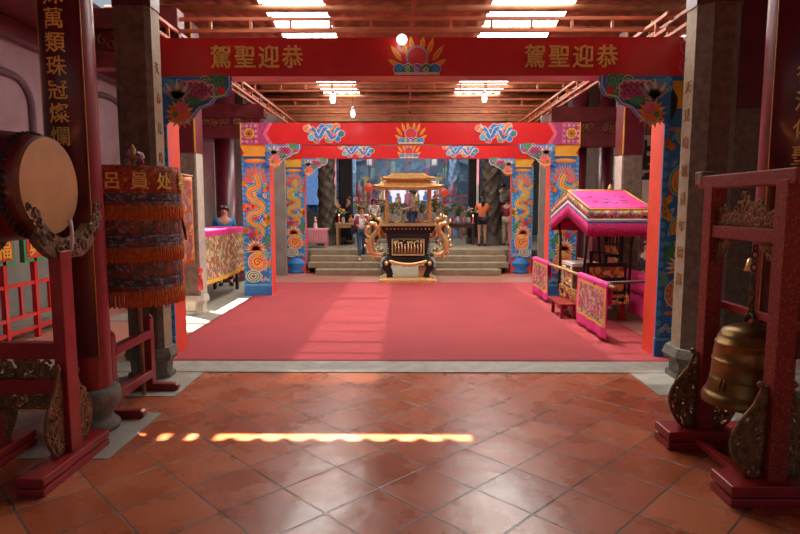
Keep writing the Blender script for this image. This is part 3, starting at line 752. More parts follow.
cbeam(XL, -3.1, 13.1, 3.68, 3.98, 'upper dark red beam across the left aisle', 41)
cbeam(3.2, 5.2, 13.1, 3.05, 3.3, 'lower dark red beam across the right aisle', 42)
cbeam(3.2, 5.2, 13.1, 3.58, 3.9, 'upper dark red beam across the right aisle', 43)
cbeam(-4.35, -2.95, 7.9, 3.55, 3.75, 'dark red beam behind the red column on the left', 44)
cbeam(-4.35, -2.95, 7.9, 4.05, 4.3, 'upper dark red beam behind the red column on the left', 45)
cbeam(3.2, XR, 7.6, 3.3, 3.6, 'dark red beam between the columns on the right', 46)
mb = MB(); mb.box(-6.15, -5.95, 5.25, 14, 4.32, 4.58, 'lacquer_dark'); struct(mb.build('trim_47'), 'dark red beam running along the top of the pink wall', 'beam')
mb = MB(); mb.box(XL, XR, 4.62, 4.70, 4.2, 4.75, 'lacquer_dark'); struct(mb.build('trim_48'), 'dark red beam along the porch ceiling edge', 'beam')
# carved openwork board between the beams
def carved_frieze(x0, x1, y, z0, z1, label, seed):
    mb = MB(); T = TR(x0, y, z0); w_, h_ = x1-x0, z1-z0
    mb.box(x0, x1, y+.01, y+.05, z0, z1, 'beam_dark')
    carve(mb, lambda u, v: 0 < u < w_ and .02 < v < h_-.02, (0, w_, 0, h_), int(w_*22), 'gold_dull', T, r=.012, size=.09, seed=seed)
    o = mb.build('carved_frieze'); tag(o, label, 'carving')
carved_frieze(-5.2, -3.2, 13.0, 3.5, 3.68, 'carved gilt frieze between the two left aisle beams', 3)
carved_frieze(3.3, 5.4, 13.0, 3.3, 3.58, 'carved gilt frieze between the two right aisle beams', 4)
carved_frieze(-4.35, -2.95, 7.85, 3.75, 4.05, 'carved gilt frieze between the beams behind the red column', 5)
# pale panels of wall in the aisles
def slabwall(x0, x1, y, z0, z1, m, n, label):
    mb = MB(); mb.box(x0, x1, y, y+.1, z0, z1, m); struct(mb.build('wall_%s' % n), label, 'wall')
slabwall(XL, -4.5, 13.8, 0, 3.25, 'plaster_white', 'aisle_left', 'off white wall panel at the end of the left aisle')
slabwall(-4.75, -3.0, 14.6, 0, 4.0, 'plaster_grey', 'aisle_left_back', 'grey wall at the back of the left aisle')
slabwall(5.0, XR, 14.0, 0, 4.5, 'plaster_white', 'aisle_right', 'off white wall panel at the end of the right aisle')
slabwall(3.4, 5.0, 14.8, 0, 4.0, 'plaster_grey', 'aisle_right_back', 'grey wall at the back of the right aisle')

# ================================================================== gates
def gate(y, zb, zt, xin_l, xin_r, pw, depth, label, kind):
    cx = (xin_l+xin_r)/2; t = empty('painted_gate', (cx, y, 0), label=label, cat='gate')
    half = (xin_r-xin_l)/2; over = .0
    for s in (-1, 1):
        x0, x1 = (-half-pw, -half) if s < 0 else (half, half+pw)
        mb = MB(); mb.box(x0, x1, .02, depth, 0, zb, 'gate_orange')
        p = mb.build('pillar', t)
        # edge strip and painted board
        mb = MB()
        zt_p = zb-.22 if kind != 'front' else zb
        z0 = .24 if kind != 'back' else .40
        mb.box(x0-.004, x1+.004, -.004, .02, z0, zt_p, 'p_blue')
        dragon_panel(mb, TR(x0, -.006, z0), pw, zt_p-z0, s)
        mb.build('dragon_panel', p)
        if kind == 'back':
            mb = MB(); mb.lathe([(0,0),(pw*.5,0),(pw*.52,.05),(pw*.40,.10),(pw*.56,.22),(pw*.56,.28),(pw*.42,.37),(pw*.42,.40),(0,.40)], 'p_blue', ((x0+x1)/2, pw*.36, 0), n=24)
        else:
            mb = MB(); mb.box(x0-.012, x1+.004, -.015, .02, 0, .22, 'p_blue'); mb.box(x0-.012, x1+.004, -.018, .02, .20, .235, 'p_cyan')
        mb.build('blue_plinth', p)
        if kind != 'front':
            mb = MB(); xm = (x0+x1)/2
            for za, zb_, wa, wb in ((zt_p, zt_p+.05, .46, .40), (zt_p+.05, zt_p+.16, .36, .50), (zt_p+.16, zt_p+.22, .52, .52)):
                mb.prism([(xm-wa*pw, za), (xm+wa*pw, za), (xm+wb*pw, zb_), (xm-wb*pw, zb_)], .06, 'p_yellow', TR(0, -.03, 0))
            mb.build('yellow_capital', p)
        else:
            mb = MB(); P = Paint(mb, TR(x0, -.03, 2.62)); P.poly([(0,0),(pw,0),(pw,.55),(0,.55)], 0, 'p_blue'); P.poly([(pw*(.1 if s > 0 else .9),.2),(pw*(1 if s > 0 else 0),.2),(pw*(1 if s > 0 else 0),.5),(pw*(.1 if s > 0 else .9),.5)], 1, 'p_yellow'); P.petal(pw*(.1 if s > 0 else .9), .42, -1.57, .35, .12, 2, 'p_black'); P.petal(pw*.6, .12, 1.2, .16, .1, 2, 'p_orange')
            mb.build('painted_cloud', p)
        # bracket
        mb = MB(); bracket_paint(mb, TR(s*(half+.04 if kind != 'front' else half+.02), -.065, zb), .78 if kind == 'front' else .66, .52 if kind == 'front' else .40, -s)
        mb.build('bracket', t)
    bx = half+pw+(.0 if kind != 'front' else -.22)
    mb = MB(); mb.box(-bx, bx, -.06 if kind == 'front' else -.05, depth*.6, zb, zt, 'gate_red'); b = mb.build('beam', t)
    yf = -.062 if kind == 'front' else -.052
    h = zt-zb
    if kind == 'front':
        for x0 in (-2.13, 1.31):
            letters('駕聖迎恭', .255, 'gold_letter', TR(x0, yf-.006, zb+.11), b, gap=.262, bold=.025, squash=.93)
        mb = MB(); pearl(mb, TR(.02, yf-.002, zb+.01), .52, h*.98); mb.build('pearl_emblem', b)
        for s in (-1, 1):
            mb = MB(); P = Paint(mb, TR(s*(bx-.17), yf-.001, zb))
            for l, (o_, mm) in enumerate(((.0,'p_pink'),(.02,'p_magenta'),(.045,'p_pink'))):
                pts = [(s*(.17-o_*0)*1.0, h)]+[(s*(o_+.05+.06*math.cos(k*2.09)*(1 if k % 2 else .2)-.03*math.sin(PI*k/6)*2), h*(1-k/6)) for k in range(7)]+[(s*.17, 0)]
                P.rib(pts[1:-1], .014, 1+l, mm)
            pts = [(s*.17, h)]+[(s*(.10+.05*math.cos(k*2.09)), h*(1-k/6)) for k in range(7)]+[(s*.17, 0)]
            P.poly(pts if s < 0 else pts[::-1], 1, 'p_magenta')
            for k in range(4): P.swirl(s*.14, h*(.14+.24*k), .03, 3, 'p_pink', .01, k)
            mb.build('scroll_end', b)
    else:
        mb = MB()
        if kind == 'mid':
            for s in (-1, 1):
                mb = MB(); end_panel(mb, TR(-bx if s < 0 else bx-.34, yf-.001, zb), .34, h)
                P = Paint(mb, TR(0, yf-.001, zb))
                P.poly([(s*(bx-.34), h), (s*(bx-.62), h), (s*(bx-.50), h*.5), (s*(bx-.62), 0), (s*(bx-.34), 0)], .8, 'p_pink')
                P.poly([(s*(bx-.34), h), (s*(bx-.54), h), (s*(bx-.43), h*.5), (s*(bx-.54), 0), (s*(bx-.34), 0)], 1.4, 'p_magenta')
                x = s*bx; mb.box(min(x, x-s*.02), max(x, x-s*.02), yf-.012, yf, zb, zt, 'p_yellow')
                mb.build('flowered_end', b)
            for s in (-1, 1):
                mb = MB(); cluster(mb, TR(s*1.62, yf-.001, zb+.01), .74, h*.98); mb.build('dragon_emblem', b)
            mb = MB(); pearl(mb, TR(.02, yf-.002, zb+.01), .5, h*.98); mb.build('pearl_emblem', b)
        else:
            for s in (-1, 1):
                mb = MB(); cluster(mb, TR(s*1.33, yf-.001, zb+.01), .9, h*.96); mb.build('dragon_emblem', b)
            mb = MB(); pearl(mb, TR(.02, yf-.002, zb+.01), .5, h*.9); mb.build('pearl_emblem', b)
    return t
gate(6.62, 3.17, 3.58, -2.68, 2.90, .50, .36, 'front red gate with two groups of gold characters and painted dragon pillars', 'front')
gate(11.2, 2.91, 3.31, -2.60, 2.78, .52, .40, 'inner red gate with flowered beam ends and yellow capitals, at mid carpet', 'mid')
gate(15.1, 2.96, 3.36, -2.60, 2.76, .54, .30, 'rear red gate with round blue pillar bases at the foot of the steps', 'back')
# ================================================================== racks with carved wings
def wing_outline(u, v, h, w):
    """teardrop wing leaning on a post: u outward from the post, v up"""
    t = v/h
    return 0 < t < 1 and 0 < u < w*(.55+.45*math.sin(min(1, t*1.6)*PI*.9+.5))*(1-t**3*.75)
def wing(parent, T, s, h, w, seed):
    """carved wing in local x-z; s = direction of u"""
    mb = MB(); edge = []
    for k in range(19):
        v = h*k/18; t = k/18
        u = w*(.50+.50*math.sin(min(1, t*1.25)*PI))*(1-t**4*.8) if k else w*.45
        edge.append((u, v))
    def ins(u, v):
        u *= s
        if not .01 < v < h-.01: return False
        k = min(17, int(v/h*18)); return .008 < u < edge[k][0]-.012
    mb.tube([T @ Vector((s*u, 0, v)) for u, v in edge], .013, 'gold_dull', 6)
    mb.tube([T @ Vector((s*.008, 0, v)) for v in (0, h)], .008, 'gold_dull', 5)
    mb.tube([T @ Vector((s*u, 0, .006)) for u in (0, w*.5)], .008, 'gold_dull', 5)
    carve(mb, ins, (min(0, s*w), max(0, s*w), 0, h), 75, 'gold_dull', T, r=.009, size=w*.24, seed=seed)
    mb.ball(T @ Vector((s*w*.22, 0, h+.01)), .022, 'gold_dull', 10, 6)
    return mb.build('carved_wing', parent)
def foot(parent, x0, x1, y0, y1, m, h=.115):
    mb = MB(); mb.box(x0, x1, y0, y1, 0, h*.42, m); mb.box(x0+.012, x1-.012, y0+.012, y1-.012, h*.42, h*.55, m); mb.box(x0, x1, y0, y1, h*.55, h, m)
    return mb.build('foot', parent, bevel=.008)

# ---- drum rack
t = empty('drum_rack', (-2.50, 3.765, 0), label='red drum rack with carved gilt panels and wings on heavy feet', cat='rack')
ox = -2.50
for fx, px_ in ((-2.26, 1), (-2.80, -1)):
    x = fx-ox
    foot(t, x-.085, x+.085, -.45, .34, 'stand_red')
    mb = MB(); mb.box(x-.04, x+.04, -.065, .065, .115, 1.46, 'stand_red'); mb.build('post', t, bevel=.006)
    for s in (-1, 1):
        wing(t, TR(x, s*.065, .118, PI/2), s, .58 if s < 0 else .50, .20, 11+s+px_)
for z0, z1, nm in ((.74, .85, 'rail'), (.50, .60, 'rail')):
    mb = MB(); mb.box(-2.76-ox, -2.30-ox, -.035, .035, z0, z1, 'stand_red'); mb.build(nm, t, bevel=.005)
for z0, z1, n, sd in ((.60, .74, 70, 5), (.39, .50, 50, 6)):
    mb = MB(); T = TR(-2.76-ox, 0, z0)
    carve(mb, lambda u, v: 0 < u < .46 and .01 < v < z1-z0-.01, (0, .46, 0, z1-z0), n, 'gold_dull', T, r=.009, size=.034, seed=sd)
    mb.tube([T @ Vector((0,0,.005)), T @ Vector((.46,0,.005))], .008, 'gold_dull', 5); mb.build('carved_panel', t)
# cradle: carved crescent hugging the underside of the drum
for xx in (-2.24, -2.86):
    mb = MB(); outer = [(math.cos(a)*.47, math.sin(a)*.50) for a in [PI*1.24+PI*.50*k/14 for k in range(15)]]
    inner = [(math.cos(a)*.345, math.sin(a)*.345) for a in [PI*1.24+PI*.50*k/14 for k in range(15)]][::-1]
    T = Matrix.Translation((xx-ox, .085, 1.88)) @ Matrix.Rotation(PI/2, 4, 'Z')
    o2 = [(p[0], max(p[1], -.475)) for p in outer]
    for k in range(14):
        mb.prism([o2[k], o2[k+1], inner[13-k], inner[14-k]], .05, 'carve_tan', T)
    carve(mb, lambda u, v: .36 < math.hypot(u, v) < .46 and v < -.1, (-.42, .42, -.47, -.1), 46, 'carve_tan', Matrix.Translation((xx-ox+.004, .085, 1.88)) @ Matrix.Rotation(PI/2, 4, 'Z'), r=.010, size=.05, seed=8)
    tag(mb.build('carved_cradle', t), 'tan carved crescent under the drum')
# ---- drum
t = empty('barrel_drum', (-2.72, 3.85, 1.88), label='large red barrel drum with tan hide face and black zigzag studs, on the carved rack', cat='drum')
mb = MB()
mb.lathe([(.322,-.36),(.345,-.25),(.362,-.1),(.368,0),(.362,.1),(.345,.25),(.322,.36)], 'drum_red', n=56, axis='x'); mb.build('shell', t)
for s in (-1, 1):
    mb = MB(); f = lambda p: [(r, s*x) for r, x in p]
    mb.lathe(f([(.3275,.30),(.327,.36)]), 'hide_rim', n=56, axis='x'); mb.lathe(f([(.327,.36),(.315,.378)]), 'hide_rim', n=56, axis='x'); mb.lathe(f([(.315,.378),(.2,.382),(0,.384)]), 'hide', n=56, axis='x'); h = mb.build('drum_head', t)
    mb = MB()
    for k in range(46):
        for row in (0, 1):
            a = 2*PI*(k+.5*row)/46; x = s*(.262+.026*row); r = .348-.12*(abs(x)-.25)
            c = Vector((x, r*math.cos(a), r*math.sin(a))); n_ = Vector((0, math.cos(a), math.sin(a))); tg = Vector((0, -math.sin(a), math.cos(a))); ax = Vector((1,0,0))
            q = [c+ax*.024, c+tg*.020, c-ax*.024, c-tg*.020]
            mb.add([v+n_*.001 for v in q]+[c+n_*.012], [(0,1,4),(1,2,4),(2,3,4),(3,0,4)], 'black')
    mb.build('studs', h)
letters('壬午年吉', .075, 'gold_paint', Matrix.Translation((.0, -.20, .0)) @ Matrix.Rotation(0, 4, 'Z') @ Matrix.Translation((0, -.175, .02)), t, vertical=True, gap=.085, depth=.01)
# white tie hanging from the cradle
mb = MB(); mb.tube([(-2.19,3.78,1.66),(-2.185,3.79,1.60),(-2.18,3.775,1.52),(-2.185,3.77,1.46)], [.016,.010,.014,.009], 'p_white', 6)
tag(mb.build('white_ribbon'), 'short white ribbon tied to the cradle under the drum face', 'ribbon')

# ---- red fence with lettered boards, behind the drum rack
t = empty('red_railing', (-4.95, 7.6, 0), label='low red railing with small lettered boards behind the drum rack', cat='railing')
for y in (-1.15, -.55, .05, .65, 1.25, 1.85):
    mb = MB(); mb.box(-.03, .03, y-.03, y+.03, 0, 1.12, 'gate_red'); mb.build('post', t)
for z in (.12, .30, .72):
    mb = MB(); mb.box(-.022, .022, -1.2, 1.9, z, z+.045, 'gate_red'); mb.build('rail', t)
for y in (-.85, -.25, .35, .95):
    mb = MB(); mb.box(-.018, .018, y-.018, y+.018, .3, .72, 'gate_red'); mb.build('bar', t)
for k, (y, ch) in enumerate(((-1.15,'安'),(-.55,'福'),(.05,'典'),(.65,'良'))):
    mb = MB(); mb.box(-.03, .03, y-.22, y+.20, 1.02, 1.42, 'p_green'); mb.box(.031, .036, y-.17, y+.15, 1.07, 1.37, 'p_red')
    b = mb.build('lettered_board', t); letters(ch, .27, 'p_yellow', Matrix.Translation((.042, y-.01, 1.12)) @ Matrix.Rotation(PI/2, 4, 'Z'), b, bold=.03)
mb = MB(); mb.box(-5.9, -5.15, 6.2, 10, 0, .06, 'slab_grey'); struct(mb.build('trim_60'), 'grey stone step along the pink wall', 'step')

# ---- parasol rack
t = empty('parasol_rack', (-2.42, 5.0, 0), label='low red wooden rack holding the fringed parasol pole between the two columns', cat='rack')
for y in (-.36, .36):
    mb = MB(); mb.prism([(-.22,0),(.24,0),(.265,.02),(.265,.06),(.24,.075),(-.22,.075),(-.24,.05),(-.24,.02)], .07, 'lacquer_red', TR(0, y-.035, 0)); mb.build('foot', t, bevel=.006)
    mb = MB(); mb.box(-.035, .035, y-.04, y+.04, .075, .70, 'lacquer_red'); mb.lathe([(.04,0),(.04,.02),(0,.05)], 'lacquer_red', (0, y, .70), n=12); mb.build('post', t, bevel=.006)
for z in (.14, .52):
    mb = MB(); mb.box(-.04, .04, -.33, .33, z, z+.075, 'lacquer_red'); mb.build('rail', t, bevel=.005)
# ---- fringed parasol
t = empty('fringed_parasol', (-2.42, 5.21, 0), label='tall three tiered parasol of orange and dark embroidered cloth with fringes', cat='parasol')
rad = .385
def ring(z0, z1, mat, name, r=rad, wob=.004, n=120, parent=t, lin=0):
    mb = MB()
    mb.grid(lambda u, v: ((r+wob*math.sin(u*2*PI*24)+lin*v)*math.cos(2*PI*u), (r+wob*math.sin(u*2*PI*24)+lin*v)*math.sin(2*PI*u), z1+(z0-z1)*v), n, 4, mat)
    return mb.build(name, parent, solid=.006)
def fringe_ring(z0, z1, r, parent):
    mb = MB(); n = 190
    for k in range(n):
        a = 2*PI*k/n; c, s_ = math.cos(a), math.sin(a); rr = r+.004*math.sin(k*2.3); dz = .008*math.sin(k*1.7)
        mb.tube([(c*rr, s_*rr, z1), (c*(rr+.006), s_*(rr+.006), (z0+z1)/2), (c*rr, s_*rr, z0+dz)], [.005,.006,.0065], 'fringe_orange', 4)
    return mb.build('fringe', parent)
tiers = [(2.09, 1.86, 'embro_orange'), (1.66, 1.49, 'embro_mauve'), (1.32, 1.16, 'embro_mauve')]
for k, (a, b, m) in enumerate(((2.09, 1.855, 'embro_orange'), (1.745, 1.50, 'embro_mauve'), (1.345, 1.13, 'embro_mauve'))):
    top = ring(b, a, m, 'embroidered_band', rad-.006*k)
    bz = b
    ring(bz-.065, bz, 'embro_band', 'dark_trim', rad+.002-.006*k, parent=top)
    ring(bz-.11, bz-.065, 'embro_mauve', 'mauve_trim', rad+.001-.006*k, parent=top)
    fringe_ring(bz-.225 if k < 2 else bz-.24, bz-.10, rad+.010-.006*k, top)
    if k == 0:
        mb_l = [letters(ch, .15, 'gold_letter', Matrix.Rotation(ang, 4, 'Z') @ Matrix.Translation((0, -rad-.012, 1.905)), top, bold=.02, depth=.012) for ch, ang in (('方', -.52), ('呂', .0), ('員', .54), ('处', 1.06), ('福', 1.7), ('安', -1.2), ('寶', 2.6))]
mb = MB(); mb.lathe([(0,2.11),(rad*.97,2.09),(rad*.97,2.075),(0,2.085)], 'embro_orange', n=40); mb.build('top_cloth', t)
mb = MB(); mb.lathe([(0,0),(.018,0),(.018,2.14),(.04,2.16),(.045,2.19),(.02,2.22),(.03,2.25),(0,2.30)], 'wood_tan', n=14); mb.build('pole', t)
mb = MB()
for k in range(8):
    a = k*PI/4; mb.tube([(0,0,2.03),(rad*.98*math.cos(a), rad*.98*math.sin(a), 2.05)], .008, 'wood_dark', 5)
mb.build('ribs', t)
# ornaments of the parasol's top seen before the stone column
mb = MB(); q = random.Random(2)
for k in range(16):
    a = q.uniform(0, 6.28); r = q.uniform(.02,.09); mb.ball((r*math.cos(a), r*math.sin(a)*.6, 2.13+q.uniform(0,.10)), .022, ['p_magenta','p_white','p_purple','p_grey'][k % 4], 7, 5)
tag(mb.build('knot_ornament', t), 'pale and purple knotted ornament')

# ---- hanging embroidered banner on the gate pillar
t = empty('hanging_banner', (-2.635, 6.9, 2.1), label='tall orange embroidered banner hanging inside the left pillar of the front gate', cat='banner')
mb = MB(); mb.grid(lambda u, v: (.012*math.sin(u*9), -.26+.56*u, -1.05*v), 14, 20, 'embro_banner', mfun=lambda i, j: 'p_orange' if (i in (0, 13) or j in (0, 19)) else 'embro_banner'); mb.build('cloth', t, solid=.005)
mb = MB(); mb.tube([(0,-.29,.02),(0,.33,.02)], .012, 'wood_tan', 8); mb.build('rod', t)
mb = MB(); mb.tube([(.012,-.10,-.45),(.014,-.02,-.62),(.014,.03,-.75)], [.004,.02,.012], 'p_black', 6); mb.build('painted_brush', t)
# red tassel on court column
t = empty('red_tassel', (-3.24, 9.1, .68), label='small orange red tassel tied on the court column beside the altar cloth', cat='tassel')
mb = MB(); mb.ball((0,0,.06), .045, 'p_red', 10, 8); mb.ball((0,0,0), .03, 'p_orange', 10, 6); mb.build('knot', t)
mb = MB()
for k in range(12):
    a = k*.52; mb.tube([(0,0,-.01),(.03*math.cos(a),.03*math.sin(a),-.12),(.035*math.cos(a),.035*math.sin(a),-.26)], .006, 'p_red', 4)
mb.build('threads', t)

# ---- long altar table with embroidered cloth (left)
t = empty('side_altar', (-3.44, 10.95, 0), label='long dark table along the left edge of the carpet', cat='table')
mb = MB(); mb.box(-.62, -.03, -1.22, 1.22, 1.22, 1.28, 'wood_dark'); mb.build('table_top', t)
for x in (-.57, -.10):
    for y in (-1.15, 1.15):
        mb = MB(); mb.box(x-.03, x+.03, y-.03, y+.03, 0.0, 1.22, 'wood_dark'); mb.build('leg', t)
mb = MB()
def skirt(u, v):
    x = -3.42+.012*math.sin(u*40)*v+.008*math.sin(u*95)*v; y = 9.72+2.5*u
    return (x, y, 1.33-.93*v-.05*math.sin(u*PI)*v*.6)
mb.grid(skirt, 80, 24, 'embro_gold', mfun=lambda i, j: 'pink_cloth' if j < 3 else ('embro_valance' if j in (17, 18) else ('p_yellow' if j > 21 else 'embro_gold')))
mb.grid(lambda u, v: (-3.42-.66*v, 9.72+2.5*u, 1.315+.012*v), 8, 3, 'pink_cloth')
tag(mb.build('altar_cloth', solid=.006), 'long gold embroidered altar cloth with a pink top hem, hanging over the left table', 'cloth')

# ================================================================== bell rack
t = empty('bell_rack', (2.2, 3.76, 0), label='red and gilt bell rack with carved wings and heavy feet', cat='rack')
for y in (-.41, .40):
    foot(t, -.30, .46 if y < 0 else .40, y-.12, y+.12, 'stand_red', .13)
    mb = MB(); mb.box(-.055, .055, y-.055, y+.055, .13, 1.90, 'lacquer_gilt'); mb.build('post', t, bevel=.006)
    for s in (-1, 1): wing(t, TR(s*.055, y, .132), s, .56, .20, 31+s+int(y*10))
mb = MB(); mb.box(-.05, .05, -.52, .56, 1.87, 1.965, 'lacquer_gilt'); mb.box(-.055, .055, .50, .60, 1.90, 2.0, 'gold_dull'); mb.build('top_rail', t, bevel=.01)
mb = MB(); mb.box(-.04, .04, -.36, .35, 1.53, 1.615, 'lacquer_gilt'); mb.build('middle_rail', t, bevel=.006)
mb = MB(); mb.box(.075, .12, -.42, .42, 1.02, 1.07, 'stand_red'); mb.build('lower_bar', t, bevel=.005)
for x in (-.08, .14):
    mb = MB(); mb.box(x-.025, x+.025, -.29, .28, .035, .085, 'stand_red'); mb.build('stretcher', t, bevel=.004)
mb = MB(); T = Matrix.Translation((0, -.355, 1.615)) @ Matrix.Rotation(PI/2, 4, 'Z')
arch = lambda u: .09+.10*max(0, 1-abs(u-.355)/.16)+.03*math.cos(u*30)
carve(mb, lambda u, v: 0.01 < u < .69 and 0 < v < arch(u)+.03, (0, .70, 0, .24), 90, 'gold_dull', T, r=.010, size=.05, seed=4)
mb.box(-.006, .006, -.35, .345, 1.62, 1.70, 'lacquer_gilt')
tag(mb.build('carved_crest', t), 'carved brownish gilt crest')
for s in (-1, 1):
    mb = MB(); T = Matrix.Translation((0, s*.345, 1.53)) @ Matrix.Rotation(PI/2, 4, 'Z')
    carve(mb, lambda u, v: -.17 < v < 0 and 0 < -s*u < .20*(1+v/.17)+.02, (min(0, -s*.22), max(0, -s*.22), -.18, 0), 24, 'gold_dull', T, r=.008, size=.04, seed=7+s)
    mb.build('carved_bracket', t)
# ---- bell
t = empty('bronze_bell', (2.265, 3.76, .45), label='large weathered bronze temple bell hanging by a chain in the red rack', cat='bell'); t.scale = (1.12, 1.12, .94)
mb = MB()
prof = [(.222,0),(.238,.006),(.240,.03),(.236,.05),(.226,.075),(.218,.082),(.214,.10),(.206,.13),(.200,.17),(.200,.178),(.196,.182),(.192,.25),(.190,.30),(.193,.304),(.193,.312),(.188,.316),(.184,.37),(.178,.42),(.181,.424),(.180,.434),(.174,.438),(.162,.485),(.140,.525),(.10,.552),(.05,.565),(0,.57)]
mb.lathe(prof, 'bronze', n=56)
mb.lathe([(.222,0),(.205,.02),(.18,.15),(.165,.4),(.12,.5),(0,.53)], 'bronze_dark', n=40)
mb.build('bell_body', t)
mb = MB()
for k in range(4):
    a = k*PI/2+.4
    for dv in (-.07, .07): mb.tube([((.245-.085*v/.43+.002)*math.cos(a+dv)-.03*math.cos(a+dv)*(v/.43), (.245-.085*v/.43+.002)*math.sin(a+dv)-.03*math.sin(a+dv)*(v/.43), v) for v in (.12,.25,.38)], .003, 'bronze_dark', 4)
mb.build('raised_lines', t)
mb = MB(); mb.tube([(0,.045*math.cos(a),.575+.06*math.sin(a)) for a in [PI*k/10 for k in range(11)]], .014, 'bronze_dark', 8); mb.build('loop', t)
mb = MB()
for k in range(11):
    z = .655+.044*k; pts = []
    for j in range(12):
        a = 2*PI*j/12; u, v = .017*math.cos(a), .029*math.sin(a); pts.append((u, 0, z+v) if k % 2 else (0, u, z+v))
    mb.tube(pts, .006, 'bronze_dark', 6, closed=True)
q = random.Random(4)
for k in range(5): mb.tube([(.012*math.sin(k*2+i*1.3), .014*math.cos(k*3+i), .60+.055*i) for i in range(7)], .007, 'hide_rim', 5)
tag(mb.build('chain', t), 'dark chain wound with cord')

# small gold bell ornament behind the rack
mb = MB(); mb.lathe([(0,.12),(.02,.10),(.03,.05),(.045,0),(0,.0)], 'gold_bright', n=14); mb.tube([(0,0,.12),(0,0,.42)], .004, 'cord', 4)
o = mb.build('hanging_ornament'); o.location = (3.10, 5.22, 1.17); tag(o, 'small gold ornament hanging in front of the column behind the bell rack', 'ornament')

# ================================================================== incense burner
t = empty('incense_burner', (.07, 13.45, 0), label='black and gold roofed incense burner standing before the steps', cat='incense burner')
mb = MB(); mb.box(-.66, .66, -.42, .42, 0.0, .09, 'gold_bright'); mb.box(-.60, .60, -.38, .38, .09, .125, 'gold'); mb.build('base_slab', t, bevel=.012)
for sx in (-1, 1):
    for sy in (-1, 1):
        mb = MB(); mb.tube([(sx*.42, sy*.22, .50), (sx*.50, sy*.25, .42), (sx*.50, sy*.26, .33), (sx*.43, sy*.25, .22), (sx*.42, sy*.25, .125)], [.10,.11,.085,.06,.075], 'black_lacquer', 10)
        mb.ball((sx*.49, sy*.34, .45), .05, 'gold', 10, 8); mb.build('leg', t)
mb = MB(); W = [(.46,.46),(.50,.56),(.47,.62),(.47,.70),(.52,1.12),(.60,1.24),(.62,1.30)]
for k in range(len(W)-1):
    (w0, z0), (w1, z1) = W[k], W[k+1]
    mb.add([(-w0,-w0*.6,z0),(w0,-w0*.6,z0),(w0,w0*.6,z0),(-w0,w0*.6,z0),(-w1,-w1*.6,z1),(w1,-w1*.6,z1),(w1,w1*.6,z1),(-w1,w1*.6,z1)], [(0,1,5,4),(1,2,6,5),(2,3,7,6),(3,0,4,7)]+([(3,2,1,0)] if k == 0 else []), 'black_lacquer')
mb.box(-.58, .58, -.34, .34, 1.20, 1.25, 'stone_base')
tk = mb.build('tank', t)
mb = MB(); mb.box(-.635,.635,-.385,-.35,1.30,1.345,'gold_bright'); mb.box(-.635,.635,.35,.385,1.30,1.345,'gold_bright'); mb.box(-.635,-.60,-.35,.35,1.30,1.345,'gold_bright'); mb.box(.60,.635,-.35,.35,1.30,1.345,'gold_bright'); mb.build('gold_rim', t)
mb = MB()
for k in range(12): mb.ball((-.48+.087*k, -.358+.004, 1.235), .016, 'gold', 6, 5)
for s in (-1, 1):
    for k in range(9): mb.ball((s*(.445+.008*k), -.30-.003*k, .68+.055*k), .017, 'p_grey' if k % 2 else 'gold', 6, 5)
mb.build('studs', tk)
mb = MB(); T = TR(0, -.322, .63) @ Matrix.Rotation(-.10, 4, 'X')
for (a, b, c, d) in ((-.37,.37,0,.025),(-.37,.37,.385,.41),(-.37,-.345,0,.41),(.345,.37,0,.41),(-.34,.34,.03,.04),(-.34,.34,.37,.38)): mb.box(a, b, -.02, 0, c, d, 'gold_bright', T)
mb.box(-.36, .36, -.004, 0.002, .01, .40, 'black_lacquer', T)
fp = mb.build('front_panel', t)
mb = MB()
q = random.Random(9)
for k in range(9):
    x = -.29+.0725*k; hh = .17 if k % 2 else .22
    mb.tube([T @ Vector((x, -.012, .06)), T @ Vector((x+.008, -.016, .06+hh*.6)), T @ Vector((x, -.012, .06+hh))], [.024,.018,.008], 'gold_bright', 6); mb.ball(T @ Vector((x, -.016, .075+hh)), .017, 'gold_bright', 7, 5)
carve(mb, lambda u, v: abs(u) < .33 and .27 < v < .36, (-.33, .33, .27, .36), 26, 'gold_bright', T @ Matrix.Translation((0,-.012,0)), r=.006, size=.03, seed=2)
mb.build('gilt_figures', fp)
mb = MB()
for k in range(25):
    t0 = k/24; x = -.40+.80*t0; z = .50-.07*math.sin(t0*PI); mb.ball((x, -.335, z), .038, 'gold_bright', 8, 6); 
    if k % 2: mb.ball((x, -.34, z-.045), .024, 'gold', 6, 5)
mb.build('gilt_apron', t)
def handle(s):
    mb = MB(); P = [(.60,.98),(.72,1.0),(.80,.90),(.76,.78),(.66,.74),(.62,.82)]
    S = lambda L_: [(s*x, -.06, z) for x, z in L_]
    body = S([(.50,.66),(.62,.62),(.76,.64),(.86,.74),(.88,.90),(.83,1.04),(.74,1.14),(.70,1.24),(.76,1.34),(.86,1.36),(.92,1.30)])
    mb.tube(body, [.05,.06,.075,.08,.075,.065,.06,.055,.06,.05,.03], 'gold_bright', 8)
    mb.tube(S([(.60,1.02),(.66,1.12),(.66,1.26),(.60,1.38),(.66,1.46),(.76,1.46)]), [.03,.045,.045,.04,.045,.02], 'gold_bright', 7)
    mb.tube(S([(.88,1.30),(.96,1.22),(.98,1.12),(.94,1.04)]), [.04,.04,.03,.015], 'gold_bright', 7)
    for (x, z) in ((.66,.90),(.72,.84),(.66,.76),(.90,.66),(.96,.80),(.94,.92),(.90,1.02),(.84,1.46),(.72,1.50),(.60,1.20),(.94,1.38),(.58,.72),(.80,.56)):
        mb.tube([(s*x, -.06, z), (s*(x+.035), -.09, z+.03), (s*(x+.03), -.07, z+.075)], [.035,.028,.01], 'gold_bright', 6)
    tag(mb.build('dragon_handle', t), 'scrolled golden dragon handle')
handle(-1); handle(1)
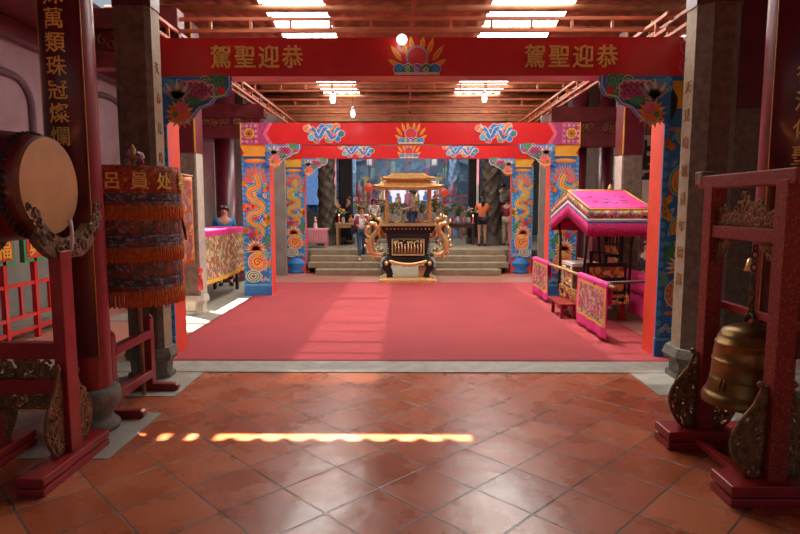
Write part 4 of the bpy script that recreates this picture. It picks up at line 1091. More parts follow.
for sx in (-1, 1):
    for sy in (-1, 1):
        mb = MB(); mb.box(sx*.49-.035, sx*.49+.035, sy*.27-.035, sy*.27+.035, 1.30, 2.18, 'gold'); mb.build('roof_post', t, bevel=.008)
def hip(mb, z, hw, hd, tw, td, rise, m, lift=.05):
    """hipped roof with lifted corners"""
    n = 12
    def fn(side):
        def f(u, v):
            a = -1+2*u; w0, d0 = hw+(tw-hw)*v, hd+(td-hd)*v
            zz = z+rise*(v**1.5)+lift*(abs(a)**3)*(1-v)
            return {0:(a*w0, -d0, zz), 1:(w0, a*d0, zz), 2:(-a*w0, d0, zz), 3:(-w0, -a*d0, zz)}[side]
        return f
    for s_ in range(4): mb.grid(fn(s_), n, 6, m)
mb = MB(); hip(mb, 2.16, .80, .52, .52, .30, .13, 'gold'); mb.box(-.76, .76, -.48, .48, 2.13, 2.165, 'gold_bright'); mb.build('lower_roof', t, solid=.02)
mb = MB(); mb.box(-.50, .50, -.29, .29, 2.27, 2.37, 'gold'); mb.build('clerestory', t)
mb = MB(); hip(mb, 2.36, .60, .38, .36, .05, .12, 'gold', .03); mb.box(-.56, .56, -.34, .34, 2.345, 2.365, 'gold_bright'); mb.box(-.40, .40, -.05, .05, 2.46, 2.50, 'gold_bright'); mb.build('upper_roof', t, solid=.02)
mb = MB(); mb.box(.42-.13, .42+.13, -.10, .10, 0, .25, 'wood_tan'); o = mb.build('wooden_box'); o.location = (.02, 13.30, .125); tag(o, 'small wooden box under the incense burner between its legs', 'box')

# ================================================================== steps, terrace
ZT = .57
mb = MB(); y0 = 14.62
mb.box(-7, 7, y0+1.26, 26, -.1, ZT, 'stone_step'); struct(mb.build('floor_hall'), 'raised stone floor of the altar hall', 'floor')
for s, (a, b) in enumerate(((-2.53, -.62), (.78, 2.69))):
    t = empty('stone_steps', ((a+b)/2, y0, 0), label='flight of four stone steps to the %s of the incense burner' % ('left' if s == 0 else 'right'), cat='steps', kind='thing')
    for k in range(4):
        mb = MB(); mb.box((a-b)/2+(.0 if k else .25*(1-s)), (b-a)/2-(0 if k else .25*s), .36*k, 1.26+.0, ZT/4*k, ZT/4*(k+1)-(.001 if k == 3 else 0), 'stone_step'); mb.build('step', t, bevel=.012)
mb = MB()
mb.add([(-.62,0,.02),(.78,0,.02),(.78,1.26,ZT),(-.62,1.26,ZT),(-.62,1.26,0),(.78,1.26,0)], [(0,1,2,3),(0,3,4),(1,5,2),(0,4,5,1)], 'stone_step')
for x in (-.62, .68): mb.prism([(0,0),(1.26,0),(1.26,ZT+.16),(.9,ZT+.16),(0,.22)], -.10, 'stone_base', Matrix.Translation((x, y0, 0)) @ Matrix.Rotation(PI/2, 4, 'Z'))
o = mb.build('stone_ramp'); o.location = (0, 0, 0); mbv = None
for v in o.data.vertices:
    if v.index < 6: v.co.y += y0
tag(o, 'sloping stone ramp with low side walls behind the incense burner', 'ramp', kind='thing')
mb = MB(); mb.box(-7, -2.53, y0+.9, y0+1.26, 0, ZT, 'stone_base'); mb.box(2.69, 7, y0+.9, y0+1.26, 0, ZT, 'stone_base'); struct(mb.build('trim_61'), 'stone terrace edge beside the steps', 'terrace edge')
# ================================================================== palanquin
t = empty('palanquin', (3.03, 9.35, 0), label='ornate palanquin under a bright pink embroidered gabled canopy', cat='palanquin')
for sx in (-1, 1):
    for sy in (-1, 1):
        mb = MB(); mb.tube([(sx*.36, sy*.62, .30), (sx*.33, sy*.72, 1.2), (sx*.36, sy*.90, 1.70)], .022, 'black_lacquer', 8); mb.build('canopy_post', t)
        mb = MB(); mb.prism([(-.04,0),(.06,0),(.035,.30),(-.035,.30)], .06, 'stand_red', TR(sx*.30, sy*.52-.03, 0.006)); mb.build('leg', t)
mb = MB(); mb.box(-.36, .36, -.66, .66, .30, .36, 'black_lacquer'); mb.box(-.34, .34, -.62, .62, .36, .42, 'gold'); mb.build('base_frame', t, bevel=.01)
mb = MB(); T = Matrix.Translation((-.372, -.60, .30)) @ Matrix.Rotation(PI/2, 4, 'Z')
carve(mb, lambda u, v: 0 < u < 1.2 and -.06 < v < .14, (0, 1.2, -.06, .14), 60, 'gold', T, r=.012, size=.05, seed=5)
T2 = TR(-.34, -.68, .30); carve(mb, lambda u, v: 0 < u < .68 and -.02 < v < .12, (0, .68, -.02, .12), 30, 'gold', T2, r=.011, size=.05, seed=6); mb.build('gilt_skirt', t)
mb = MB(); mb.box(-.33, -.05, -.05, .50, .42, .78, 'gold_dull'); mb.box(-.35, -.03, -.07, .52, .78, .83, 'p_white'); mb.box(-.35, -.33, -.06, -.02, .42, .78, 'p_white'); mb.box(-.35, -.33, .46, .50, .42, .78, 'p_white')
carve(mb, lambda u, v: 0 < u < .44 and 0 < v < .3, (0, .44, 0, .30), 34, 'gold_bright', Matrix.Translation((-.345, 0, .46)) @ Matrix.Rotation(PI/2, 4, 'Z'), r=.011, size=.05, seed=16)
mb.build('gilt_box', t)
mb = MB()
for x in (.10, .34):
    for y in (-.30, .40): mb.box(x-.025, x+.025, y-.025, y+.025, .42, 1.35 if x > .2 else 1.0, 'black_lacquer')
for z in (.75, .95, 1.12, 1.30): mb.box(.32, .35, -.30, .40, z, z+.04, 'black_lacquer')
for y in (-.30, .40):
    for z in (.70, .96): mb.box(.10, .34, y-.02, y+.02, z, z+.04, 'black_lacquer')
for y in (-.12, .05, .22): mb.box(.325, .345, y-.015, y+.015, .75, 1.30, 'black_lacquer')
mb.box(.06, .34, -.28, .38, .60, .66, 'altar_gold'); mb.box(.31, .32, -.26, .36, .78, .93, 'altar_gold'); mb.box(.31, .32, -.26, .36, .99, 1.10, 'altar_gold')
mb.build('throne', t)
mb = MB(); mb.box(-.30, .30, -.66, -.62, .42, .90, 'black_lacquer'); mb.box(-.26, .26, -.67, -.66, .47, .62, 'altar_gold'); mb.box(-.26, .26, -.67, -.66, .68, .84, 'altar_gold'); mb.build('side_panel', t)
for s in (-1, 1):
    mb = MB(); mb.tube([(s*.45-.0, -2.25 if s < 0 else -1.75, .745), (s*.45, 0, .73), (s*.45, 2.3, .70)], .025, 'wood_tan', 10); tag(mb.build('carrying_pole', t), 'long wooden carrying pole')
mb = MB(); mb.tube([(-.50, -1.62, .72), (.95, -1.42, .74)], .02, 'wood_dark', 8); mb.build('cross_pole', t)
for s, yy in ((-1, -.2), (1, -.2), (-1, .3), (1, .3)):
    mb = MB(); mb.box(min(s*.34, s*.45), max(s*.34, s*.45), yy-.02, yy+.02, .69, .72, 'wood_dark'); mb.build('pole_bracket', t)
# canopy cloth
cz, ch_, hy, hx0, hx1 = 1.72, .27, 1.06, -.42, .46
mb = MB()
def roofc(s):
    return lambda u, v: (hx0+(hx1-hx0)*u, s*hy*(1-v), cz+ch_*v-.03*math.sin(PI*v)*math.sin(PI*u)+.004*math.sin(u*30+v*9))
for s in (-1, 1): mb.grid(roofc(s), 16, 14, 'pink_cloth')
can = mb.build('canopy', t, solid=.008)
# dark brushed motifs on the canopy
mb = MB(); q = random.Random(12)
for s in (-1, 1):
    f = roofc(s)
    for k in range(13):
        u0, v0 = q.uniform(.15,.8), q.choice((.35,.42,.62,.7))+q.uniform(-.06,.06); pts = []
        for j in range(7):
            p = f(min(.97, u0+.012*j+.02*math.sin(j*1.4+k)), min(.96, max(.04, v0+.022*math.sin(j*1.1+k*2)))); pts.append((p[0], p[1], p[2]+.008))
        mb.tube(pts, .007, 'p_blue' if k % 2 else 'p_purple', 4)
mb.build('brushed_motifs', can)
def valance(name, fn_top, n, parent):
    """bands hanging from an edge: fn_top(u) -> point"""
    mb = MB(); bands = [(0, .03, 'p_yellow'), (.03, .15, 'embro_valance'), (.15, .185, 'p_white'), (.185, .21, 'p_blue')]
    for a, b, m in bands:
        mb.grid(lambda u, v: tuple(Vector(fn_top(u))+Vector((0, 0, -(a+(b-a)*v)))), n, 1, m)
    o = mb.build(name, parent, solid=.006)
    mb = MB(); mb.grid(lambda u, v: tuple(Vector(fn_top(u))+Vector((.004*math.sin(u*150), .004*math.sin(u*150), -.21-.19*v))), n*6, 2, 'pink_fringe'); mb.build('pink_fringe', o, solid=.003)
for s in (-1, 1):
    valance('long_valance', lambda u, s=s: (hx0+(hx1-hx0)*u, s*(hy+.006), cz), 12, can)
for x in (hx0-.006, hx1+.006):
    mb = MB(); valance('gable_valance', lambda u, x=x: (x, -hy+2*hy*u, cz+ch_*(1-abs(2*u-1))), 24, can)
mb = MB(); mb.tube([(hx0-.01, 0, cz+ch_+.005), (hx1+.01, 0, cz+ch_+.005)], .014, 'p_yellow', 6)
for x in (hx0-.008, hx1+.008): mb.tube([(x, -hy, cz), (x, 0, cz+ch_+.004), (x, hy, cz)], .011, 'p_yellow', 6)
mb.build('yellow_piping', can)
# things hung under the canopy
mb = MB()
for k in range(3): mb.tube([(-.1+.1*k, -.3+.3*k, 1.45), (-.1+.1*k, -.3+.3*k, 1.25)], [.02,.03], 'p_red', 8)
mb.build('red_tassels', t)

# embroidered drapes over the poles
def drape(x, y0, y1, ztop, zbot, label, plain=False, s=1):
    mb = MB(); L_ = y1-y0
    def f(u, v):
        yy = y0+L_*u; wv = .016*math.sin(u*17+v*2)*v+.008*math.sin(u*41)*v
        return (x-.034*s+wv, yy+.03*v*math.sin(v*3), ztop+.03-(ztop+.03-zbot)*v)
    mm = (lambda i, j: 'pink_cloth' if (j < 2 or j > 15 or i in (0, 21)) else ('p_yellow' if (j in (2, 15) or i in (1, 20)) else ('embro_valance' if j in (13, 14) else 'embro_pink'))) if not plain else (lambda i, j: 'pink_cloth')
    mb.grid(f, 22, 20, 'embro_pink', mfun=mm)
    mb.grid(lambda u, v: (x-.034*s+.068*s*v, y0+L_*u, ztop+.03+.006*math.sin(PI*v)), 4, 4, 'pink_cloth')
    mb.grid(lambda u, v: (x+.034*s, y0+L_*u, ztop+.03-.30*v), 8, 4, 'pink_cloth')
    o = mb.build('pole_drape', solid=.005); tag(o, label, 'cloth', 'pink drapes over the carrying poles'); return o
drape(2.58, 7.25, 8.5, .745, .05, 'pink embroidered drape over the near end of the inner carrying pole, closest to the camera')
drape(2.58, 10.3, 11.5, .72, .05, 'pink embroidered drape over the far end of the inner carrying pole')
drape(3.48, 7.75, 9.05, .745, .10, 'plain bright pink drape over the outer pole, next to the front gate pillar', True, -1)
# small red bench
t = empty('low_bench', (2.52, 9.15, 0.012), label='low red wooden bench on the carpet before the palanquin', cat='bench')
mb = MB(); mb.box(-.13, .13, -.32, .32, .20, .235, 'lacquer_red'); mb.build('seat', t, bevel=.005)
for sx in (-1, 1):
    for sy in (-1, 1):
        mb = MB(); mb.prism([(-.025,0),(.025,0),(.02,.20),(-.02,.20)], .04, 'lacquer_red', TR(sx*.09, sy*.27-.02, 0)); mb.build('leg', t)
mb = MB(); mb.box(-.02, .02, -.26, .26, .09, .12, 'lacquer_red'); mb.build('stretcher', t)
# gilt statues beyond the canopy
def statue(x, y, z, label, s=1):
    mb = MB(); mb.lathe([(.10*s,0),(.11*s,.06*s),(.08*s,.08*s),(.12*s,.14*s),(.11*s,.24*s),(.085*s,.32*s),(.05*s,.36*s),(.03*s,.38*s)], 'gold', n=16); mb.ball((0,0,.43*s), .058*s, 'gold', 12, 10)
    for k in (-1, 1): mb.tube([(k*.08*s,0,.31*s),(k*.13*s,-.02*s,.22*s),(k*.05*s,-.10*s,.16*s)], [.035*s,.035*s,.025*s], 'gold', 8)
    mb.lathe([(.035*s,.47*s),(.04*s,.50*s),(.0,.55*s)], 'gold_bright', n=10)
    o = mb.build('gilt_statue'); o.location = (x, y, z); tag(o, label, 'statue'); return o
statue(4.30, 12.3, 1.72, 'small seated gilt statue seen above the left part of the pink canopy', .9)
statue(4.80, 12.3, 1.72, 'wider gilt statue seen above the right part of the pink canopy', 1.05)
t = empty('side_cabinet', (4.55, 12.35, 0), label='dark red cabinet carrying gilt statues in the right aisle', cat='cabinet')
mb = MB(); mb.box(-.65, .65, -.25, .25, 0, 1.66, 'lacquer_dark'); mb.build('body', t); mb = MB(); mb.box(-.70, .70, -.30, .30, 1.66, 1.72, 'lacquer_red'); mb.build('top', t)
mb = MB(); mb.box(3.32, 3.47, 11.75, 11.79, 1.75, 2.42, 'neon_pink'); o = mb.build('lit_sign'); tag(o, 'narrow glowing pink sign right of the inner gate pillar', 'sign'); mb = MB(); mb.box(3.37, 3.41, 11.78, 11.82, 0, 1.75, 'black'); o2 = mb.build('sign_post', o)
t = empty('side_board', (5.2, 13.6, 0), label='carved pale board leaning at the right aisle wall', cat='board')
mb = MB(); mb.box(-.45, .45, 0, .05, 1.3, 2.35, 'plaster_white'); carve(mb, lambda u, v: True, (-.3,.3,1.7,2.2), 26, 'gold', TR(0,-.01,0), r=.012, size=.09, seed=2); mb.box(-.5,.5,0,.06,0,1.3,'wood_dark'); mb.build('panel', t)

# ================================================================== altar hall
def dragon_column(x, y, r, m, label, z1=4.80, seed=1):
    mb = MB(); q = random.Random(seed)
    def f(u, v):
        a = 2*PI*u; z = ZT+.3+(z1-ZT-.3)*v
        rr = r*(.90+.04*math.sin(a*2+z*5.2)+.06*math.sin(a*5-z*11)+.06*math.sin(a*4+z*19)+.03*math.sin(a*9-z*31))
        return (rr*math.cos(a), rr*math.sin(a), z)
    mb.grid(f, 40, 90, m); mb.lathe([(r*1.25,ZT),(r*1.25,ZT+.12),(r*1.0,ZT+.18),(r*1.15,ZT+.3),(0,ZT+.3)], m, n=20)
    pts = [(r*.95*math.cos(a), r*.95*math.sin(a), ZT+.5+.33*a) for a in [k*.28 for k in range(44)]]
    mb.tube(pts, [r*(.15+.05*math.sin(k*1.3)) for k in range(44)], m, 7)
    o = mb.build('dragon_column'); o.location = (x, y, 0); tag(o, label, 'column', kind='thing')
dragon_column(-2.36, 17.6, .26, 'stone_dark', 'dark carved stone dragon column left of the altar', seed=1)
dragon_column(2.58, 17.6, .28, 'stone_dark', 'dark carved stone dragon column beside the woman in orange', seed=2)
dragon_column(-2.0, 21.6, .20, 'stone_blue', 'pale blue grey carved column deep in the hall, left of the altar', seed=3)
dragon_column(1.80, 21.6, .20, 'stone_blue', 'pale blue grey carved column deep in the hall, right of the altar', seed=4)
def sqcol(x, y, w_, label, m='black_lacquer'):
    mb = MB(); mb.column(octagon(0,0,w_*1.3,.05), ZT, ZT+.2, 'stone_base'); mb.column(octagon(0,0,w_,.04), ZT+.2, 4.82, m); o = mb.build('hall_column'); o.location = (x, y, 0); tag(o, label, 'column', kind='thing')
sqcol(-1.86, 18.4, .40, 'dark square column between the left dragon column and the altar')
sqcol(2.16, 18.4, .34, 'dark square column behind the woman in orange')
sqcol(3.6, 18.4, .4, 'dark square column at the right of the hall behind the right pillar')
for x, lab in ((-2.14, 'tall narrow pink and white couplet strip left of the altar'), (2.22, 'tall narrow pink and white couplet strip above the woman in orange')):
    mb = MB(); mb.box(x-.035, x+.035, 17.9, 17.93, 2.4, 3.9, 'neon_pink'); mb.box(x-.035, x+.035, 17.9, 17.93, 1.55, 2.4, 'p_white'); tag(mb.build('couplet_strip'), lab, 'sign')
mb = MB(); mb.box(-4.5, -3.05, 25.25, 25.3, 1.8, 3.5, 'lit_window'); struct(mb.build('window_3'), 'blue lit window behind the left dragon column', 'window')
mb = MB(); mb.box(-6, -2.9, 24.2, 24.3, ZT, 1.5, 'stone_base'); mb.box(3.3, 6, 24.2, 24.3, ZT, 4.8, 'stone_base'); mb.box(-6.1, -4.6, 20.0, 20.1, ZT, 5, 'plaster_grey'); struct(mb.build('wall_hall_side'), 'grey side walls deep in the altar hall', 'wall')
# altar shrine
t = empty('altar_shrine', (.1, 24.0, ZT), label='large carved shrine with gilt figures and blue gable at the back of the hall', cat='shrine')
mb = MB(); mb.box(-2.4, 2.4, -.4, .6, 0, 1.15, 'altar_gold'); mb.build('altar_base', t)
mb = MB(); mb.box(-2.6, 2.6, .3, .6, 1.15, 4.7, 'altar_wall'); mb.build('carved_screen', t)
mb = MB(); mb.prism([(-2.5,3.1),(-1.2,3.6),(0,3.9),(1.2,3.6),(2.5,3.1),(2.5,2.85),(1.2,3.2),(0,3.4),(-1.2,3.2),(-2.5,2.85)], .3, 'stone_blue', TR(0, -.1, 0)); mb.build('carved_gable', t)
q = random.Random(21)
for k in range(11):
    x = -1.9+.38*k; h = q.uniform(.5,.85); mb = MB(); mb.lathe([(.15,0),(.17,.1),(.12,h*.4),(.13,h*.6),(.05,h*.75)], ['altar_gold','p_pink','gold','p_blue'][k % 4], (x, 0, 1.15), n=12); mb.ball((x, 0, 1.15+h*.85), .08, 'gold' if k % 2 else 'p_pink', 10, 8); mb.build('deity_figure', t)
mb = MB(); mb.box(-1.1, 1.3, .22, .28, 1.25, 2.2, 'lit_screen'); mb.build('lit_niche', t)
for x in (-1.7, -1.0, 1.2, 1.9):
    mb = MB(); mb.prism([(-.05,0),(.05,0),(.05,1.0),(.20,1.0),(.20,1.15),(-.15,1.15),(-.05,1.0)], .04, 'p_yellow', TR(x, -.35, 1.2)); mb.build('gilt_standard', t)
for x in (-1.4, -.6, .8, 1.5):
    mb = MB(); mb.grid(lambda u, v: (x-.09+.18*u+.02*math.sin(v*5), -.42-.02*math.sin(u*9), 3.2-1.0*v), 6, 8, 'p_cyan' if x < 0 else 'p_green', mfun=lambda i, j: ['p_magenta','gold_dull','p_teal','p_grey'][(j//2+int(abs(x)*3)) % 4]); mb.build('temple_flag', t, solid=.01)
# railings
for x0, x1, lab in ((-2.30, -.95, 'pinkish carved railing deep in the hall, left side'), (1.05, 2.30, 'pinkish carved railing deep in the hall, right side')):
    t = empty('hall_railing', ((x0+x1)/2, 20.6, ZT), label=lab, cat='railing'); h = (x1-x0)/2
    for z in (1.05, 1.28, 1.50):
        mb = MB(); mb.box(-h, h, -.03, .03, z, z+.07, 'pink_plain'); mb.build('rail', t)
    for k in range(5):
        x = -h+2*h*k/4; mb = MB(); mb.box(x-.035, x+.035, -.04, .04, .0, 1.55, 'pink_plain')
        if k == 2: mb.lathe([(.08,1.55),(.11,1.65),(.10,1.78),(.05,1.9),(.03,2.0),(0,2.1)], 'pink_plain', n=12)
        mb.build('post', t)
# red lanterns
for k, (x, y, z, lab) in enumerate([(-1.22, 19.6, 2.35, 'red round lantern hanging just left of the incense burner roof'), (1.35, 20.0, 2.2, 'red round lantern hanging right of the incense burner roof'), (-1.9, 23.0, 2.0, 'small red lantern near the left railing'), (1.85, 22.8, 1.9, 'small red lantern near the right railing')]):
    t = empty('red_lantern', (x, y, z), label=lab, cat='lantern', group='red lanterns in the altar hall')
    mb = MB(); mb.ball((0,0,0), .16, 'lantern_red', 16, 10, (1,1,.9)); mb.build('shade', t); mb = MB(); mb.lathe([(.06,.13),(.06,.17),(0,.17)], 'gold', n=12); mb.build('cap', t); mb = MB(); mb.lathe([(.06,-.13),(.06,-.17),(0,-.17)], 'gold', n=12); mb.build('cap', t)
    mb = MB(); mb.tube([(0,0,.17),(0,0,5.25-z)], .006, 'cord', 4); mb.build('cord', t)
    mb = MB(); [mb.tube([(.03*math.cos(a),.03*math.sin(a),-.17),(.035*math.cos(a),.035*math.sin(a),-.36)], .006, 'p_red', 4) for a in range(6)]; mb.build('tassel', t)
for x, z in ((-1.32, 3.45), (1.08, 3.45)):
    t = empty('paper_lantern', (x, 21.8, z), label='small pale square lantern hanging high %s of the altar' % ('left' if x < 0 else 'right'), cat='lantern')
    mb = MB(); mb.box(-.1, .1, -.1, .1, -.22, .22, 'p_pink'); mb.box(-.085, .085, -.104, .104, -.19, .19, 'p_white'); mb.build('shade', t); mb = MB(); mb.tube([(0,0,.22),(0,0,5.25-z)], .006, 'cord', 4); mb.build('cord', t)
# offering tables
def table(x0, x1, y0, y1, h, m, label, skirt=None, z0=ZT, front=None):
    t = empty('offering_table', ((x0+x1)/2, (y0+y1)/2, z0), label=label, cat='table'); hx, hy_ = (x1-x0)/2, (y1-y0)/2
    mb = MB(); mb.box(-hx, hx, -hy_, hy_, h-.05, h, m); mb.build('table_top', t, bevel=.006)
    for sx in (-1, 1):
        for sy in (-1, 1):
            mb = MB(); mb.box(sx*(hx-.05)-.03, sx*(hx-.05)+.03, sy*(hy_-.05)-.03, sy*(hy_-.05)+.03, 0, h-.05, m); mb.build('leg', t)
    mb = MB(); mb.box(-hx+.03, hx-.03, -hy_+.03, -hy_+.05, h-.14, h-.05, m); mb.build('apron', t)
    if skirt:
        mb = MB(); mb.grid(lambda u, v: (-hx+2*hx*u, -hy_-.012+.01*math.sin(u*60)*v, h+.004-(h-.12)*v), 40, 8, skirt); mb.grid(lambda u, v: (-hx+2*hx*u, -hy_-.012+2*hy_*v, h+.006), 4, 4, skirt); mb.build('cloth', t, solid=.005)
    return t
table(-2.04, -1.0, 17.0, 17.7, .68, 'wood_tan', 'tan wooden offering table at the left, beside the people in dark clothes')
table(-1.0, 1.10, 18.9, 19.6, .70, 'wood_tan', 'long offering table right behind the incense burner', 'altar_gold')
table(1.12, 2.12, 17.6, 18.1, .66, 'wood_dark', 'dark offering table between the incense burner and the woman in orange')
table(-2.9, -2.2, 16.3, 16.8, .54, 'pink_plain', 'small table covered with a plain pale pink cloth at the top of the left steps', 'pink_plain')
# vases with flowers, fruit, candles
def bouquet(x, y, z, s, label, seed, cols):
    q = random.Random(seed); t = empty('flower_vase', (x, y, z), label=label, cat='flowers', group='vases of flowers on the offering tables')
    mb = MB(); mb.lathe([(.05*s,0),(.085*s,.08*s),(.06*s,.18*s),(.07*s,.22*s)], 'ceramic', n=14); mb.build('vase', t)
    mb = MB(); pts = []
    for k in range(26):
        a = q.uniform(0, 6.28); r = q.uniform(.02,.2)*s; h = (.36+.22*q.random())*s; c = (r*math.cos(a), r*math.sin(a), h)
        mb.tube([(0,0,.18*s), (c[0]*.5, c[1]*.5, h*.7), c], .006*s, 'leaf', 4)
        for j in range(2): 
            b = q.uniform(0, 6.28); mb.add([c, (c[0]+.05*s*math.cos(b), c[1]+.05*s*math.sin(b), c[2]+.02*s), (c[0]+.10*s*math.cos(b+.2), c[1]+.10*s*math.sin(b+.2), c[2]-.02*s), (c[0]+.05*s*math.cos(b+.5), c[1]+.05*s*math.sin(b+.5), c[2]-.01*s)], [(0,1,2,3)], 'leaf')
        pts.append(c)
    mb.build('foliage', t); mb = MB()
    for k, c in enumerate(pts[:18]): mb.ball((c[0], c[1], c[2]+.02*s), .036*s, cols[k % len(cols)], 7, 5, (1,1,.7))
    mb.build('blossoms', t)
zt1, zt2, zt3 = ZT+.70, ZT+.68, ZT+.66
B = [(-.78, 19.2, zt1+.008, 1.2, 'vase of white flowers with green leaves, left end of the long table', ['p_white','p_pink']), (-.42, 19.3, zt1+.008, 1.0, 'vase of yellow flowers, second from the left on the long table', ['p_yellow','p_orange']), (-.05, 19.25, zt1+.008, 1.0, 'low vase of pink flowers on the long table left of the person in peach', ['p_pink','p_white']),
     (.55, 19.3, zt1+.008, 1.1, 'vase of yellow blossoms on the long table right of the person in peach', ['p_yellow','p_white']), (.98, 19.15, zt1+.008, 1.2, 'leafy vase at the right end of the long table', ['leaf','p_orange']),
     (1.26, 17.8, zt3, 1.0, 'large green leafy vase left on the dark table', ['leaf','p_pink']), (1.62, 17.85, zt3, .95, 'green vase with reddish flowers in the middle of the dark table', ['p_red','leaf']), (1.95, 17.8, zt3, .8, 'small flower vase right on the dark table', ['p_pink','p_white']),
     (-1.85, 17.4, zt2, .75, 'vase of yellow flowers on the tan table', ['p_yellow','p_white']), (-1.35, 17.45, zt2, .9, 'vase of orange flowers at the right end of the tan table', ['p_orange','p_yellow'])]
for k, b in enumerate(B): bouquet(*b[:4], b[4], 40+k, b[5])
fruit = None; FR = []
for (x, y, z, m, where) in [(-1.60, 17.2, zt2, 'p_orange', 'on the tan table'), (1.44, 17.68, zt3, 'p_red', 'on the dark table'), (1.80, 17.68, zt3, 'p_pink', 'on the dark table, right'), (.30, 19.05, zt1+.008, 'p_orange', 'on the long table')]:
    mb = MB(); mb.lathe([(0,0),(.05,0),(.03,.03),(.11,.05),(.12,.06),(0,.05)], 'ceramic', n=18); o = mb.build('fruit_dish'); o.location = (x, y, z)
    tag(o, 'footed dish holding %s fruit %s' % ({'p_orange':'orange','p_red':'red','p_pink':'pink'}[m], where), 'dish', 'fruit dishes on the offering tables')
    proto = None
    for k, (dx, dy, dz) in enumerate([(-.05,-.03,0),(.05,-.03,0),(0,.05,0),(0,0,.055)]):
        if proto is None: mb = MB(); mb.ball((0,0,0), .036, m, 10, 8); f = mb.build('fruit'); proto = f
        else: f = proto.copy(); COL.objects.link(f)
        f.location = (x+dx*.8, y+dy*.8, z+.10+dz); tag(f, 'round %s fruit in the footed dish %s' % ({'p_orange':'orange','p_red':'red','p_pink':'pink'}[m], where), 'fruit', 'fruit %s' % where)
for k, (x, y, z) in enumerate([(-1.97, 17.35, zt2), (-1.1, 17.2, zt2), (1.17, 17.66, zt3), (2.06, 17.66, zt3)]):
    t = empty('red_candle', (x, y, z), label=['lit red candle at the left end of the tan table', 'lit red candle at the right end of the tan table', 'lit red candle at the left end of the dark table', 'lit red candle at the right end of the dark table'][k], cat='candle', group='red candles on the tables')
    mb = MB(); mb.lathe([(.03,0),(.025,.2),(0,.2)], 'p_red', n=12); mb.build('wax', t); mb = MB(); mb.lathe([(0,.2),(.012,.22),(.008,.245),(0,.27)], 'flame', n=8); mb.build('flame', t); mb = MB(); mb.lathe([(0,0),(.05,0),(.055,.02),(.031,.022)], 'gold', n=14); mb.build('holder', t)
t = empty('white_figurine', (-2.55, 16.5, ZT+.552), label='small white and red figurine on the pink covered table', cat='figurine')
mb = MB(); mb.lathe([(.06,0),(.065,.05),(.04,.16),(.045,.22),(.02,.26)], 'p_white', n=14); mb.ball((0,0,.29), .035, 'p_white', 10, 8); mb.build('body', t); mb = MB(); mb.lathe([(.048,.16),(.052,.2),(.047,.21)], 'p_red', n=14); mb.build('red_sash', t)

